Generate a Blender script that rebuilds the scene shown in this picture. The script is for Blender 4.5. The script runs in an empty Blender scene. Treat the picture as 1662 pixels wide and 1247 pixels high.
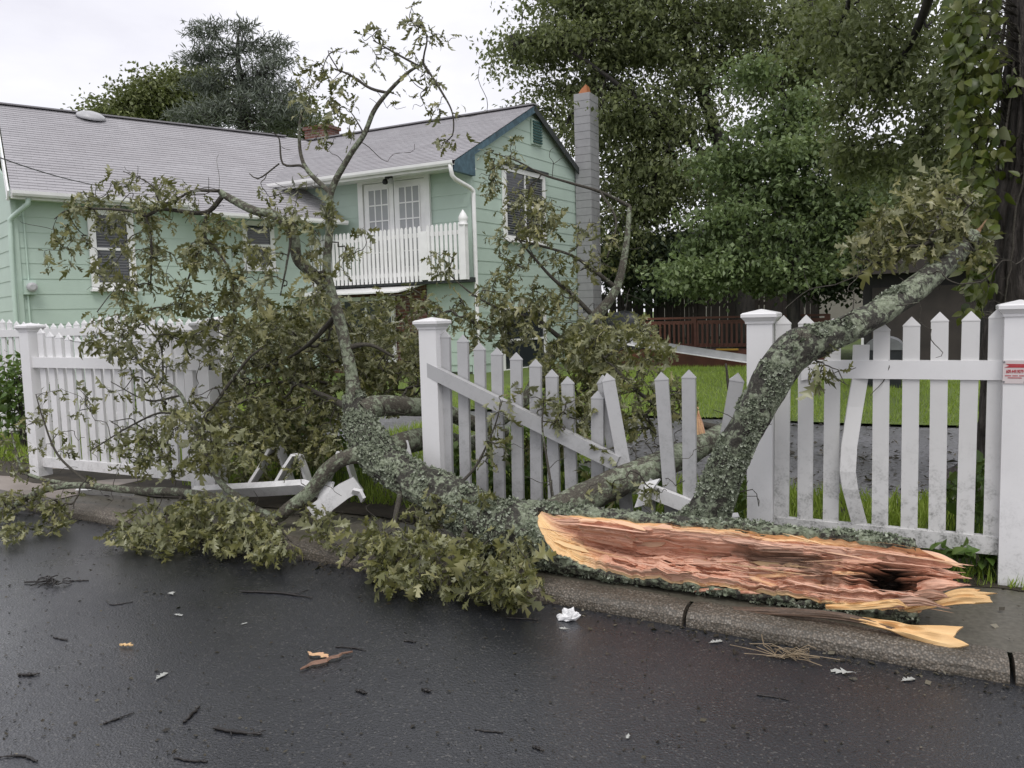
import bpy, math, random
import numpy as np
from mathutils import Matrix, Vector
random.seed(7); rng = np.random.default_rng(7)
sc = bpy.context.scene; COL = sc.collection
V = lambda *a: np.array(a, float)

# ------------------------------------------------------------------ camera
FPX = 1300.0; YAW = math.radians(27.2); PIT = math.radians(4.985); ROL = math.radians(1.6)
CAM = V(0, 0, 1.39)
_fh = V(-math.sin(YAW), math.cos(YAW), 0); _r0 = V(math.cos(YAW), math.sin(YAW), 0); _z = V(0, 0, 1)
CF = _fh*math.cos(PIT) - _z*math.sin(PIT); _u0 = _z*math.cos(PIT) + _fh*math.sin(PIT)
CR = _r0*math.cos(ROL) - _u0*math.sin(ROL); CU = _u0*math.cos(ROL) + _r0*math.sin(ROL)
cd = bpy.data.cameras.new('camera'); cam = bpy.data.objects.new('camera', cd); COL.objects.link(cam)
cd.sensor_width = 36; cd.lens = 36*FPX/1662; cd.clip_start = .05; cd.clip_end = 2000
cam.matrix_world = Matrix(((CR[0], CU[0], -CF[0], CAM[0]), (CR[1], CU[1], -CF[1], CAM[1]), (CR[2], CU[2], -CF[2], CAM[2]), (0, 0, 0, 1)))
sc.camera = cam
# ------------------------------------------------------------------ world: overcast sky, soft sun
SUN_EL, SUN_AZ = math.radians(58), math.radians(150)      # azimuth clockwise from +Y
w = bpy.data.worlds.new('World'); sc.world = w; w.use_nodes = True
nt = w.node_tree; nt.nodes.clear()
def wn(t, **k):
    n = nt.nodes.new(t)
    for a, b in k.items(): setattr(n, a, b)
    return n
out = wn('ShaderNodeOutputWorld'); bg1 = wn('ShaderNodeBackground'); bg2 = wn('ShaderNodeBackground'); mx = wn('ShaderNodeMixShader')
sky = wn('ShaderNodeTexSky', sky_type='NISHITA', sun_disc=False, sun_elevation=SUN_EL, sun_rotation=SUN_AZ)
nt.links.new(sky.outputs[0], bg1.inputs[0]); bg1.inputs[1].default_value = .1
tc = wn('ShaderNodeTexCoord'); mp = wn('ShaderNodeMapping'); mp.inputs['Scale'].default_value = (1, 1, 2.6)
no = wn('ShaderNodeTexNoise'); no.inputs['Scale'].default_value = 2.3; no.inputs['Detail'].default_value = 6; no.inputs['Roughness'].default_value = .55
rp = wn('ShaderNodeValToRGB'); rp.color_ramp.elements[0].position = .32; rp.color_ramp.elements[1].position = .7
rp.color_ramp.elements[0].color = (.70, .69, .75, 1); rp.color_ramp.elements[1].color = (.93, .925, .96, 1)
nt.links.new(tc.outputs['Generated'], mp.inputs[0]); nt.links.new(mp.outputs[0], no.inputs['Vector'])
nt.links.new(no.outputs['Fac'], rp.inputs[0]); nt.links.new(rp.outputs[0], bg2.inputs[0]); bg2.inputs[1].default_value = 1.0
mx.inputs[0].default_value = .93
nt.links.new(bg1.outputs[0], mx.inputs[1]); nt.links.new(bg2.outputs[0], mx.inputs[2]); nt.links.new(mx.outputs[0], out.inputs[0])
sd = bpy.data.lights.new('sun', 'SUN'); sd.energy = 1.1; sd.angle = math.radians(25); sd.color = (1, .97, .93)
so = bpy.data.objects.new('sun', sd); COL.objects.link(so)
_d = Vector((math.sin(SUN_AZ)*math.cos(SUN_EL), math.cos(SUN_AZ)*math.cos(SUN_EL), math.sin(SUN_EL)))
so.rotation_euler = _d.to_track_quat('Z', 'Y').to_euler()
vs = sc.view_settings; vs.view_transform = 'Standard'; vs.look = 'None'; vs.exposure = 0.38; vs.gamma = 1

# ------------------------------------------------------------------ geometry helpers
def ray(x, y): return CF + CR*(x-831)/FPX + CU*(623.5-y)/FPX
def PD(x, y, d): return CAM + ray(x, y)*d                       # point at depth d
def PZ(x, y, z): r = ray(x, y); return CAM + r*(z-CAM[2])/r[2]    # on the level z
def PY(x, y, Y): r = ray(x, y); return CAM + r*Y/r[1]             # on the upright plane Y
def depth(p): return float((np.asarray(p)-CAM) @ CF)
def px(p): v = np.asarray(p)-CAM; d = v @ CF; return 831+FPX*(v@CR)/d, 623.5-FPX*(v@CU)/d
def unit(v): v = np.asarray(v, float); return v/(np.linalg.norm(v, axis=-1, keepdims=True)+1e-12)

def _hash(i, j, k):
    n = (i.astype(np.int64)*374761393 + j.astype(np.int64)*668265263 + k.astype(np.int64)*1440662683) & 0x7fffffff
    n = ((n ^ (n >> 13))*1274126177) & 0x7fffffff
    return ((n ^ (n >> 16)) & 0xffff)/65535.0
def vnoise(p):
    p = np.asarray(p, float); i = np.floor(p).astype(np.int64); f = p-i; f = f*f*(3-2*f); r = 0
    for a in (0, 1):
        for b in (0, 1):
            for c in (0, 1):
                wgt = (f[..., 0] if a else 1-f[..., 0])*(f[..., 1] if b else 1-f[..., 1])*(f[..., 2] if c else 1-f[..., 2])
                r = r + wgt*_hash(i[..., 0]+a, i[..., 1]+b, i[..., 2]+c)
    return r*2-1
def fbm(p, o=3):
    r = 0; a = 1.0; p = np.asarray(p, float)
    for _ in range(o): r = r+a*vnoise(p); p = p*2.03+17.1; a *= .5
    return r/1.75

class MB:
    """collects triangles and quads; build() links them as ONE mesh object"""
    def __init__(s): s.v = []; s.t = []; s.q = []; s.n = 0; s.at = {}
    def add(s, v, tri=None, quad=None, **at):
        v = np.asarray(v, float).reshape(-1, 3); s.v.append(v)
        if tri is not None and len(tri): s.t.append(np.asarray(tri, np.int64)+s.n)
        if quad is not None and len(quad): s.q.append(np.asarray(quad, np.int64)+s.n)
        for k, a in at.items(): s.at.setdefault(k, []).append(np.asarray(a, float))
        s.n += len(v); return s
    def box(s, c, h, ax=None):
        ax = np.eye(3) if ax is None else np.asarray(ax); c = np.asarray(c, float)
        v = [c+sx*h[0]*ax[0]+sy*h[1]*ax[1]+sz*h[2]*ax[2] for sx in (-1, 1) for sy in (-1, 1) for sz in (-1, 1)]
        return s.add(v, quad=[(0, 1, 3, 2), (4, 6, 7, 5), (0, 4, 5, 1), (2, 3, 7, 6), (0, 2, 6, 4), (1, 5, 7, 3)])
    def span(s, a, b, up, wd, th):
        """a bar from a to b: wd wide along up, th thick"""
        a, b = np.asarray(a, float), np.asarray(b, float); t = unit(b-a); n = unit(np.cross(t, up)); u = np.cross(n, t)
        return s.box((a+b)/2, (np.linalg.norm(b-a)/2, wd/2, th/2), (t, u, n))
    def prism(s, poly, dirv):
        p = np.asarray(poly, float); n = len(p); d = np.asarray(dirv, float)
        v = np.vstack([p, p+d]); q = [(i, (i+1) % n, n+(i+1) % n, n+i) for i in range(n)]
        s.add(v, quad=q, tri=[(0, i+1, i) for i in range(1, n-1)]+[(n, n+i, n+i+1) for i in range(1, n-1)]); return s
    def tube(s, pts, rad, sides=8, cap=True, **at):
        v, q = tube(pts, rad, sides); n = len(pts); tri = []
        if cap:
            tri = [(0, i+1, i) for i in range(1, sides-1)]+[((n-1)*sides, (n-1)*sides+i, (n-1)*sides+i+1) for i in range(1, sides-1)]
        return s.add(v, quad=q, tri=tri, **at)
    def mesh(s, name, mat=None, smooth=False):
        m = bpy.data.meshes.new(name); v = np.vstack(s.v) if s.v else np.zeros((0, 3))
        t = np.vstack(s.t) if s.t else np.zeros((0, 3), np.int64); q = np.vstack(s.q) if s.q else np.zeros((0, 4), np.int64)
        m.vertices.add(len(v)); m.vertices.foreach_set('co', v.ravel())
        m.loops.add(t.size+q.size); m.loops.foreach_set('vertex_index', np.concatenate([t.ravel(), q.ravel()]).astype(np.int32))
        m.polygons.add(len(t)+len(q))
        st = np.concatenate([np.arange(len(t))*3, t.size+np.arange(len(q))*4]).astype(np.int32)
        m.polygons.foreach_set('loop_start', st)
        m.polygons.foreach_set('use_smooth', np.full(len(t)+len(q), bool(smooth)))
        for k, a in s.at.items():
            a = np.concatenate(a)
            if a.ndim == 1: at = m.attributes.new(k, 'FLOAT', 'POINT'); at.data.foreach_set('value', a)
            else:
                at = m.attributes.new(k, 'FLOAT_COLOR', 'POINT')
                at.data.foreach_set('color', np.hstack([a, np.ones((len(a), 1))]).ravel())
        m.update(calc_edges=True); m.validate()
        if mat: m.materials.append(mat)
        return m
    def build(s, name, mat, parent=None, smooth=False, kind=None, label=None): return put(name, s.mesh(name, mat, smooth), parent, kind=kind, label=label)

def frames(pts):
    pts = np.asarray(pts, float); t = np.gradient(pts, axis=0); t = unit(t)
    u = np.zeros_like(t); ref = V(0, 0, 1) if abs(t[0][2]) < .9 else V(1, 0, 0)
    u[0] = unit(np.cross(np.cross(t[0], ref), t[0]))
    for i in range(1, len(t)): a = u[i-1]-t[i]*(u[i-1]@t[i]); u[i] = unit(a)
    return t, u, np.cross(t, u)
def tube(pts, rad, sides):
    pts = np.asarray(pts, float); rad = np.broadcast_to(np.asarray(rad, float), (len(pts),)); t, u, b = frames(pts)
    a = np.linspace(0, 2*np.pi, sides, endpoint=False)
    v = pts[:, None]+rad[:, None, None]*(np.cos(a)[None, :, None]*u[:, None]+np.sin(a)[None, :, None]*b[:, None])
    i = np.arange(len(pts)-1)[:, None]*sides; j = np.arange(sides)[None]; j2 = (j+1) % sides
    q = np.stack([i+j, i+j2, i+sides+j2, i+sides+j], -1).reshape(-1, 4)
    return v.reshape(-1, 3), q
def smooth_path(p, n):
    """Catmull-Rom through rows of p (any width), n samples evenly spread by length"""
    p = np.asarray(p, float); P = np.vstack([2*p[0]-p[1], p, 2*p[-1]-p[-2]]); o = []
    for i in range(1, len(P)-2):
        tt = np.linspace(0, 1, 24, endpoint=False)[:, None]; a, b, c, d = P[i-1], P[i], P[i+1], P[i+2]
        o.append(.5*((2*b)+(-a+c)*tt+(2*a-5*b+4*c-d)*tt**2+(-a+3*b-3*c+d)*tt**3))
    o = np.vstack(o+[p[-1:]]); L = np.concatenate([[0], np.cumsum(np.linalg.norm(np.diff(o[:, :3], axis=0), axis=1))])
    s = np.linspace(0, L[-1], n); return np.stack([np.interp(s, L, o[:, k]) for k in range(o.shape[1])], 1)

def put(name, data, parent=None, M=None, kind=None, label=None, cat=None, group=None):
    o = bpy.data.objects.new(name, data); COL.objects.link(o)
    if M is not None: o.matrix_basis = M
    if parent is not None:
        o.parent = parent
        W = world(parent); o.matrix_parent_inverse = W.inverted()
    for k, x in (('kind', kind), ('label', label), ('category', cat), ('group', group)):
        if x: o[k] = x
    return o
def world(o):
    return o.matrix_basis.copy() if o.parent is None else world(o.parent) @ o.matrix_parent_inverse @ o.matrix_basis
def thing(name, label, cat, loc=(0, 0, 0), group=None):
    o = put(name, None, None, Matrix.Translation(Vector([float(x) for x in loc])), None, label, cat, group); o.empty_display_size = .1; return o
def tag(o, label, cat, group=None):
    o['label'] = label; o['category'] = cat
    if group: o['group'] = group
    return o
def mat4(loc, x, y, z):
    return Matrix(((x[0], y[0], z[0], loc[0]), (x[1], y[1], z[1], loc[1]), (x[2], y[2], z[2], loc[2]), (0, 0, 0, 1)))

# ------------------------------------------------------------------ materials
class NB:
    def __init__(s, name):
        s.m = bpy.data.materials.new(name); s.m.use_nodes = True; s.t = s.m.node_tree; s.t.nodes.clear()
        s.out = s.t.nodes.new('ShaderNodeOutputMaterial'); s.p = s.t.nodes.new('ShaderNodeBsdfPrincipled')
        s.t.links.new(s.p.outputs[0], s.out.inputs[0]); s.tc = s.t.nodes.new('ShaderNodeTexCoord')
    def n(s, t, **k):
        x = s.t.nodes.new(t)
        for a, b in k.items(): setattr(x, a, b)
        return x
    def l(s, a, b): s.t.links.new(a, b)
    def coord(s, scale=(1, 1, 1), rot=(0, 0, 0)):
        m = s.n('ShaderNodeMapping'); m.inputs['Scale'].default_value = scale; m.inputs['Rotation'].default_value = rot
        s.l(s.tc.outputs['Object'], m.inputs[0]); return m.outputs[0]
    def noise(s, scale, detail=4, rough=.55, vec=None, dist=0):
        x = s.n('ShaderNodeTexNoise'); x.inputs['Scale'].default_value = scale; x.inputs['Detail'].default_value = detail
        x.inputs['Roughness'].default_value = rough; x.inputs['Distortion'].default_value = dist
        s.l(vec if vec is not None else s.tc.outputs['Object'], x.inputs['Vector']); return x.outputs['Fac']
    def voro(s, scale, feature='F1', vec=None, out='Distance'):
        x = s.n('ShaderNodeTexVoronoi', feature=feature); x.inputs['Scale'].default_value = scale
        s.l(vec if vec is not None else s.tc.outputs['Object'], x.inputs['Vector']); return x.outputs[out]
    def ramp(s, fac, stops):
        x = s.n('ShaderNodeValToRGB'); e = x.color_ramp.elements
        while len(e) < len(stops): e.new(.5)
        for q, (p, c) in zip(e, stops): q.position = p; q.color = (*c, 1) if not isinstance(c, (int, float)) else (c, c, c, 1)
        s.l(fac, x.inputs[0]); return x.outputs[0]
    def mix(s, fac, a, b, mode='MIX'):
        x = s.n('ShaderNodeMix', data_type='RGBA', blend_type=mode)
        for sock, val in ((x.inputs[0], fac), (x.inputs[6], a), (x.inputs[7], b)):
            if isinstance(val, (int, float)): sock.default_value = val
            elif isinstance(val, tuple): sock.default_value = (*val, 1)
            else: s.l(val, sock)
        return x.outputs[2]
    def math(s, op, a, b=0.):
        x = s.n('ShaderNodeMath', operation=op)
        for i, val in enumerate((a, b)):
            if isinstance(val, (int, float)): x.inputs[i].default_value = val
            else: s.l(val, x.inputs[i])
        return x.outputs[0]
    def attr(s, name, o='Fac'): x = s.n('ShaderNodeAttribute', attribute_name=name); return x.outputs[o]
    def sep(s, o=None): x = s.n('ShaderNodeSeparateXYZ'); s.l(o or s.tc.outputs['Object'], x.inputs[0]); return x.outputs
    def geo(s, k): return s.n('ShaderNodeNewGeometry').outputs[k]
    def base(s, c):
        if isinstance(c, tuple): s.p.inputs['Base Color'].default_value = (*c, 1)
        else: s.l(c, s.p.inputs['Base Color'])
        return s
    def rough(s, r):
        if isinstance(r, (int, float)): s.p.inputs['Roughness'].default_value = r
        else: s.l(r, s.p.inputs['Roughness'])
        return s
    def bump(s, h, strength=.4, dist=.01):
        b = s.n('ShaderNodeBump'); b.inputs['Strength'].default_value = strength; b.inputs['Distance'].default_value = dist
        s.l(h, b.inputs['Height']); s.l(b.outputs[0], s.p.inputs['Normal']); s.l(b.outputs[0], s.p.inputs['Coat Normal']); return s

def m_plain(name, c, rough=.5, var=.12, scale=3., bump=0., bscale=60.):
    b = NB(name); lo = tuple(x*(1-var) for x in c); hi = tuple(min(1, x*(1+var)) for x in c)
    b.base(b.ramp(b.noise(scale, 5), [(.3, lo), (.7, hi)])).rough(rough)
    if bump: b.bump(b.noise(bscale, 3), bump, .004)
    return b.m
def m_leaf(name, tops, under, rough=.42, trans=.25, underf=1.0):
    b = NB(name); r = b.attr('rnd'); st = [(i/(len(tops)-1) if len(tops) > 1 else 0, c) for i, c in enumerate(tops)]
    col = b.ramp(r, st)
    if under: col = b.mix(b.math('MULTIPLY', b.geo('Backfacing'), underf), col, under)
    b.base(col).rough(rough)
    tr = b.n('ShaderNodeBsdfTranslucent'); b.l(b.mix(.5, col, (.16, .2, .02)), tr.inputs[0])
    ms = b.n('ShaderNodeMixShader'); ms.inputs[0].default_value = trans
    b.l(b.p.outputs[0], ms.inputs[1]); b.l(tr.outputs[0], ms.inputs[2]); b.l(ms.outputs[0], b.out.inputs[0]); return b.m
M = {}
def mats():
    # wet asphalt: dark binder, pale chips, patchy film of water
    b = NB('wet_asphalt'); chips = b.voro(150, out='Color'); cs = b.n('ShaderNodeSeparateColor'); b.l(chips, cs.inputs[0])
    big = b.noise(.9, 5, .6); fine = b.noise(150, 3, .7)
    c = b.mix(b.math('GREATER_THAN', cs.outputs[0], .955), b.ramp(fine, [(.3, (.006, .0066, .0085)), (.75, (.025, .028, .035))]), (.075, .073, .07))
    b.base(b.mix(b.ramp(big, [(.35, 0.), (.7, .35)]), c, (.015, .0165, .02)))
    b.rough(b.ramp(b.noise(1.7, 5, .65), [(.3, .2), (.5, .34), (.72, .42)])); b.l(b.ramp(b.noise(1.1, 6, .7, dist=.5), [(.38, .08), (.62, .5)]), b.p.inputs['Coat Weight']); b.p.inputs['Coat Roughness'].default_value = .16; b.p.inputs['Coat IOR'].default_value = 1.33
    b.bump(b.mix(.55, b.voro(120), b.noise(85, 4, .7)), .55, .005); b.p.inputs['Specular IOR Level'].default_value = .8; M['asphalt'] = b.m
    b = NB('wet_concrete'); n1 = b.noise(1.6, 6, .6); n2 = b.noise(45, 4)
    c = b.ramp(n1, [(.3, (.062, .056, .04)), (.55, (.105, .095, .072)), (.75, (.16, .145, .12))])
    b.base(b.mix(.35, c, b.ramp(n2, [(.35, (.03, .03, .022)), (.7, (.17, .16, .13))]))).rough(b.ramp(n1, [(.3, .28), (.7, .55)])); b.bump(n2, .3, .004); M['pavement'] = b.m
    b = NB('pale_concrete'); n1 = b.noise(1.2, 6, .6)
    b.base(b.ramp(n1, [(.3, (.2, .165, .14)), (.7, (.31, .265, .235))])).rough(.45); b.bump(b.noise(60, 3), .25, .004); M['apron'] = b.m
    b = NB('exposed_aggregate'); cc = b.voro(105, out='Color'); cs = b.n('ShaderNodeSeparateColor'); b.l(cc, cs.inputs[0])
    c = b.ramp(cs.outputs[0], [(0, (.12, .096, .072)), (.45, (.2, .168, .13)), (.85, (.25, .215, .175)), (1, (.33, .3, .26))])
    dirt = b.ramp(b.noise(5, 5, .65), [(.42, .15), (.68, .75)]); c = b.mix(dirt, c, (.06, .05, .036))
    d = b.voro(105); c = b.mix(b.ramp(d, [(.3, 0.), (.62, .8)]), c, (.05, .045, .035))
    b.base(c).rough(.5); b.bump(b.math('SUBTRACT', 1., d), .55, .006); M['kerb'] = b.m
    # drive: worn wet grey surface strewn with bits
    b = NB('wet_gravel_drive'); n1 = b.noise(.8, 6, .65); n2 = b.noise(30, 5, .7)
    c = b.mix(b.ramp(n2, [(.52, 0.), (.62, 1.)]), b.ramp(n1, [(.3, (.1, .1, .105)), (.7, (.2, .2, .21))]), (.035, .03, .024))
    b.base(c).rough(b.ramp(n1, [(.35, .22), (.65, .5)])); b.bump(n2, .5, .01); M['drive'] = b.m
    b = NB('soil_and_turf'); n1 = b.noise(.5, 6, .6); n2 = b.noise(28, 5, .7)
    b.base(b.mix(b.ramp(n2, [(.35, 0.), (.65, .6)]), b.ramp(n1, [(.3, (.1, .15, .025)), (.7, (.15, .22, .035))]), (.06, .075, .02))).rough(.8); b.bump(n2, .8, .03); M['ground'] = b.m
    M['soil'] = m_plain('dark_soil', (.035, .028, .018), .85, .4, 9, .8, 40)
    # white vinyl with mildew
    def vinyl(name, c, lo, hi, amount):
        b = NB(name); pos = b.geo('Position'); z = b.sep(pos)[2]
        spots = b.ramp(b.noise(14, 6, .75, pos), [(.46, 0.), (.62, 1.)]); fine = b.ramp(b.noise(90, 3, .6, pos), [(.42, 0.), (.6, 1.)])
        mr = b.n('ShaderNodeMapRange'); mr.inputs[1].default_value = hi; mr.inputs[2].default_value = lo; mr.inputs[3].default_value = .03; mr.inputs[4].default_value = amount; b.l(z, mr.inputs[0])
        f = b.math('MULTIPLY', b.math('MULTIPLY', spots, b.math('ADD', b.math('MULTIPLY', fine, .7), .3)), mr.outputs[0])
        soft = b.ramp(b.noise(2.2, 4, .6, pos), [(.35, 0.), (.7, .14)])
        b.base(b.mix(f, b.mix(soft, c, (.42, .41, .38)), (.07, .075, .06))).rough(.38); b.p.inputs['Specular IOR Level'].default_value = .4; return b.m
    M['vinyl'] = vinyl('white_vinyl', (.76, .755, .755), .1, .55, .35)
    M['vinyl_dirty'] = vinyl('mildewed_vinyl', (.66, .655, .645), .15, .75, .95)
    M['vinyl_grey'] = vinyl('grey_vinyl', (.43, .43, .435), .1, 1.2, .45)  # darker grey base, used on the middle panel
    M['white_paint'] = m_plain('white_paint', (.83, .825, .815), .45, .06, 4)
    M['mint'] = m_plain('mint_siding', (.45, .555, .48), .55, .05, 1.5, .15, 90)
    M['blue'] = m_plain('blue_trim', (.07, .125, .16), .6, .4, 7)
    M['dark_trim'] = m_plain('dark_trim', (.035, .04, .04), .6, .3, 7)
    M['block'] = m_plain('grey_block', (.3, .3, .305), .7, .1, 5, .5, 60)
    M['mortar'] = m_plain('grey_mortar', (.12, .12, .12), .85, .1)
    M['clay'] = m_plain('orange_clay', (.4, .15, .06), .6, .15, 9)
    M['metal'] = m_plain('dull_metal', (.42, .42, .43), .4, .12, 6)
    M['plastic_dark'] = m_plain('black_plastic', (.012, .012, .013), .4, .2)
    M['cover'] = m_plain('black_vinyl_cover', (.02, .022, .026), .38, .3, 5)
    M['deck'] = m_plain('red_brown_stain', (.14, .05, .028), .5, .25, 4, .3, 40)
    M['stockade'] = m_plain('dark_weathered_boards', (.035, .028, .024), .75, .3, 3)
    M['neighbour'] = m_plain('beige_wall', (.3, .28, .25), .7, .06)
    M['dark_wall'] = m_plain('near_black_wall', (.014, .013, .012), .8, .2)  # near black: the garage's deep shade is put into this colour
    M['curtain'] = m_plain('blind', (.36, .37, .38), .7, .05)
    M['room'] = m_plain('unlit_room', (.02, .022, .025), .6, .1)
    b = NB('glass'); b.base((.03, .035, .04)).rough(.06); b.p.inputs['Specular IOR Level'].default_value = .6; M['glass'] = b.m
    b = NB('white_sheet'); b.base((.8, .8, .8)).rough(.6); M['litter'] = b.m
    M['red'] = m_plain('red_print', (.42, .035, .045), .5, .1); M['plate'] = m_plain('sign_plate', (.62, .55, .54), .35, .04)
    M['screw'] = m_plain('screw_metal', (.18, .18, .19), .35, .1)
    # brick
    b = NB('red_brick'); t = b.n('ShaderNodeTexBrick'); t.inputs['Scale'].default_value = 1; t.inputs['Brick Width'].default_value = .21; t.inputs['Row Height'].default_value = .075; t.inputs['Mortar Size'].default_value = .008
    t.inputs['Color1'].default_value = (.16, .06, .042, 1); t.inputs['Color2'].default_value = (.1, .042, .032, 1); t.inputs['Mortar'].default_value = (.2, .18, .16, 1)
    s = b.sep(); cb = b.n('ShaderNodeCombineXYZ'); b.l(b.math('ADD', s[0], s[1]), cb.inputs[0]); b.l(s[2], cb.inputs[1]); b.l(cb.outputs[0], t.inputs['Vector']); b.base(t.outputs[0]).rough(.8); b.bump(t.outputs['Fac'], -.4, .006); M['brick'] = b.m
    # shingles: tab colours follow a uv laid along the courses
    b = NB('asphalt_shingles'); uv = b.n('ShaderNodeAttribute', attribute_name='tab'); t = b.n('ShaderNodeTexBrick'); t.inputs['Scale'].default_value = 1
    t.inputs['Brick Width'].default_value = .3; t.inputs['Row Height'].default_value = 1.; t.inputs['Mortar Size'].default_value = .003; t.inputs['Bias'].default_value = -.1
    t.inputs['Color1'].default_value = (.40, .39, .405, 1); t.inputs['Color2'].default_value = (.32, .312, .325, 1); t.inputs['Mortar'].default_value = (.15, .145, .15, 1)
    b.l(uv.outputs['Vector'], t.inputs['Vector']); g = b.noise(160, 3); st = b.ramp(b.noise(.55, 5, .6), [(.35, 0.), (.7, .4)])
    c = b.mix(.4, t.outputs[0], b.ramp(g, [(.35, (.25, .245, .255)), (.65, (.48, .47, .485))])); b.base(b.mix(st, c, (.28, .265, .275))).rough(.75); b.bump(g, .3, .004); M['shingle'] = b.m
    # oak bark under foliose lichen
    def lichen(name, cover, dark, mid):
        b = NB(name); n1 = b.noise(30, 6, .7, dist=.5); n2 = b.noise(8, 4, .6); fine = b.noise(120, 4, .7)
        v = b.noise(48, 4, .7)
        bark = b.ramp(fine, [(.3, dark), (.7, mid)])
        li = b.ramp(v, [(.3, (.085, .1, .06)), (.52, (.22, .25, .17)), (.75, (.4, .43, .34))])
        f = b.ramp(b.math('ADD', b.math('MULTIPLY', n1, .75), b.math('MULTIPLY', n2, .5)), [(cover, 0.), (cover+.07, 1.)])
        b.base(b.mix(f, bark, li)).rough(.82); b.bump(b.mix(.5, v, fine), .9, .012); return b.m
    M['lichen_bark'] = lichen('lichened_oak_bark', .59, (.012, .011, .009), (.065, .06, .047))
    M['limb_bark'] = lichen('limb_bark', .60, (.03, .026, .02), (.125, .112, .085))
    M['twig'] = lichen('twig_bark', .72, (.025, .021, .016), (.085, .076, .058))
    M['lichen_flake'] = None
    b = NB('lichen'); b.base(b.ramp(b.attr('rnd'), [(0, (.1, .12, .075)), (.5, (.22, .25, .175)), (1, (.37, .40, .32))])).rough(.85); M['lichen_flake'] = b.m
    b = NB('dark_tree_bark'); cc = b.coord((1, 1, .22)); n = b.noise(28, 5, .65, cc, .4)
    b.base(b.ramp(n, [(.3, (.012, .01, .009)), (.5, (.05, .042, .036)), (.72, (.11, .095, .085))])).rough(.85); b.bump(n, 1., .03); M['tree_bark'] = b.m
    b = NB('bg_bark'); cc = b.coord((1, 1, .3)); n = b.noise(14, 4, .6, cc); b.base(b.ramp(n, [(.3, (.012, .011, .01)), (.7, (.05, .044, .038))])).rough(.85); M['bg_bark'] = b.m
    # torn wood: tone laid down per vertex, grain drawn out along the log
    b = NB('torn_wood'); cc = b.coord((.55, 9, 9)); g = b.noise(13, 5, .7, cc, .3); g2 = b.noise(45, 3, .6, cc)
    c = b.mix(b.ramp(g, [(.42, .0), (.72, .25)]), b.attr('col', 'Color'), (.6, .42, .33), 'MULTIPLY')
    c = b.mix(b.ramp(g2, [(.52, 0.), (.75, .25)]), c, (.66, .42, .26)); b.base(c).rough(.6); b.bump(b.mix(.5, g, g2), .45, .004); M['torn'] = b.m
    # foliage
    M['oak'] = m_leaf('oak_leaf', [(.045, .049, .015), (.105, .11, .034), (.17, .17, .056), (.24, .23, .09), (.36, .345, .19)], (.25, .258, .145), .32, .2, .8)
    M['oak_bright'] = m_leaf('oak_leaf_bright', [(.05, .075, .015), (.09, .13, .03), (.14, .17, .06)], (.22, .24, .13), .4, .25, .7)
    M['far_oak'] = m_leaf('willow_oak_leaf', [(0.064, 0.082, 0.031), (0.122, 0.151, 0.058), (0.198, 0.230, 0.090), (0.294, 0.326, 0.147)], (0.230, 0.262, 0.141), .5, .38, .6)
    M['far_green'] = m_leaf('green_tree_leaf', [(0.058, 0.091, 0.034), (0.124, 0.182, 0.065), (0.215, 0.293, 0.117), (0.364, 0.442, 0.234)], (0.247, 0.312, 0.169), .45, .42, .6)
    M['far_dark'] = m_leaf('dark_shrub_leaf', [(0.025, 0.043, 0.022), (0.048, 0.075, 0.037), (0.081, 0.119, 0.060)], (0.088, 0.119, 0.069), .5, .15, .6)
    M['cedar'] = m_leaf('cedar_needle', [(0.094, 0.112, 0.090), (0.156, 0.181, 0.144), (0.237, 0.263, 0.213)], None, .6, .1)
    M['olive'] = m_leaf('olive_tree_leaf', [(0.081, 0.100, 0.031), (0.138, 0.163, 0.050), (0.213, 0.237, 0.088)], (0.188, 0.213, 0.100), .5, .25, .6)
    M['ivy'] = m_leaf('vine_leaf', [(.04, .065, .01), (.075, .11, .018), (.125, .15, .03), (.15, .145, .05)], (.16, .18, .09), .4, .35, .8)
    M['grass'] = m_leaf('grass_blade', [(.17, .25, .035), (.27, .38, .05), (.38, .47, .1)], None, .5, .3)
    M['weed'] = m_leaf('weed_leaf', [(.05, .095, .015), (.085, .16, .025), (.13, .2, .045)], (.1, .15, .05), .45, .3, .6)
    M['litterbits'] = m_leaf('leaf_litter', [(.02, .016, .01), (.035, .028, .018), (.08, .07, .045), (.22, .2, .15)], None, .6, .1)
mats()
# ================================================================== the setting
ZP = .07                                                         # pavement level
def kerbY(X): return 3.31-.055*(X-.2)
def sheet(name, poly, z, mat, nx=1):
    m = MB(); p = [V(x, y, z) for x, y in poly]; m.add(p, quad=[(0, 1, 2, 3)]); return m.build(name, mat, kind='structure')
def wavy(name, x0, x1, n, lo, hi, ny, z, mat, amp=0., freq=1.):
    xs = np.linspace(x0, x1, n); v = []
    for x in xs:
        for t in np.linspace(0, 1, ny): v.append((x, lo(x)+(hi(x)-lo(x))*t, z))
    v = np.array(v); v[:, 2] += amp*fbm(v*V(freq, freq, 0)+3.3)
    q = [(i*ny+j, (i+1)*ny+j, (i+1)*ny+j+1, i*ny+j+1) for i in range(n-1) for j in range(ny-1)]
    return MB().add(v, quad=q).build(name, mat, smooth=True, kind='structure')
sheet('road', [(-400, -60), (400, -60), (400, 4.3-.055*400), (-400, 4.3+.055*400)], 0, M['asphalt'])
ground = sheet('ground', [(-400, 4.1), (400, 4.1), (400, 700), (-400, 700)], .05, M['ground'])
wavy('pavement', -40, 20, 60, lambda x: kerbY(x)+.14, lambda x: 4.27 if x > -9 else 4.4, 8, ZP-.004, M['pavement'], .006, 2.)
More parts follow.
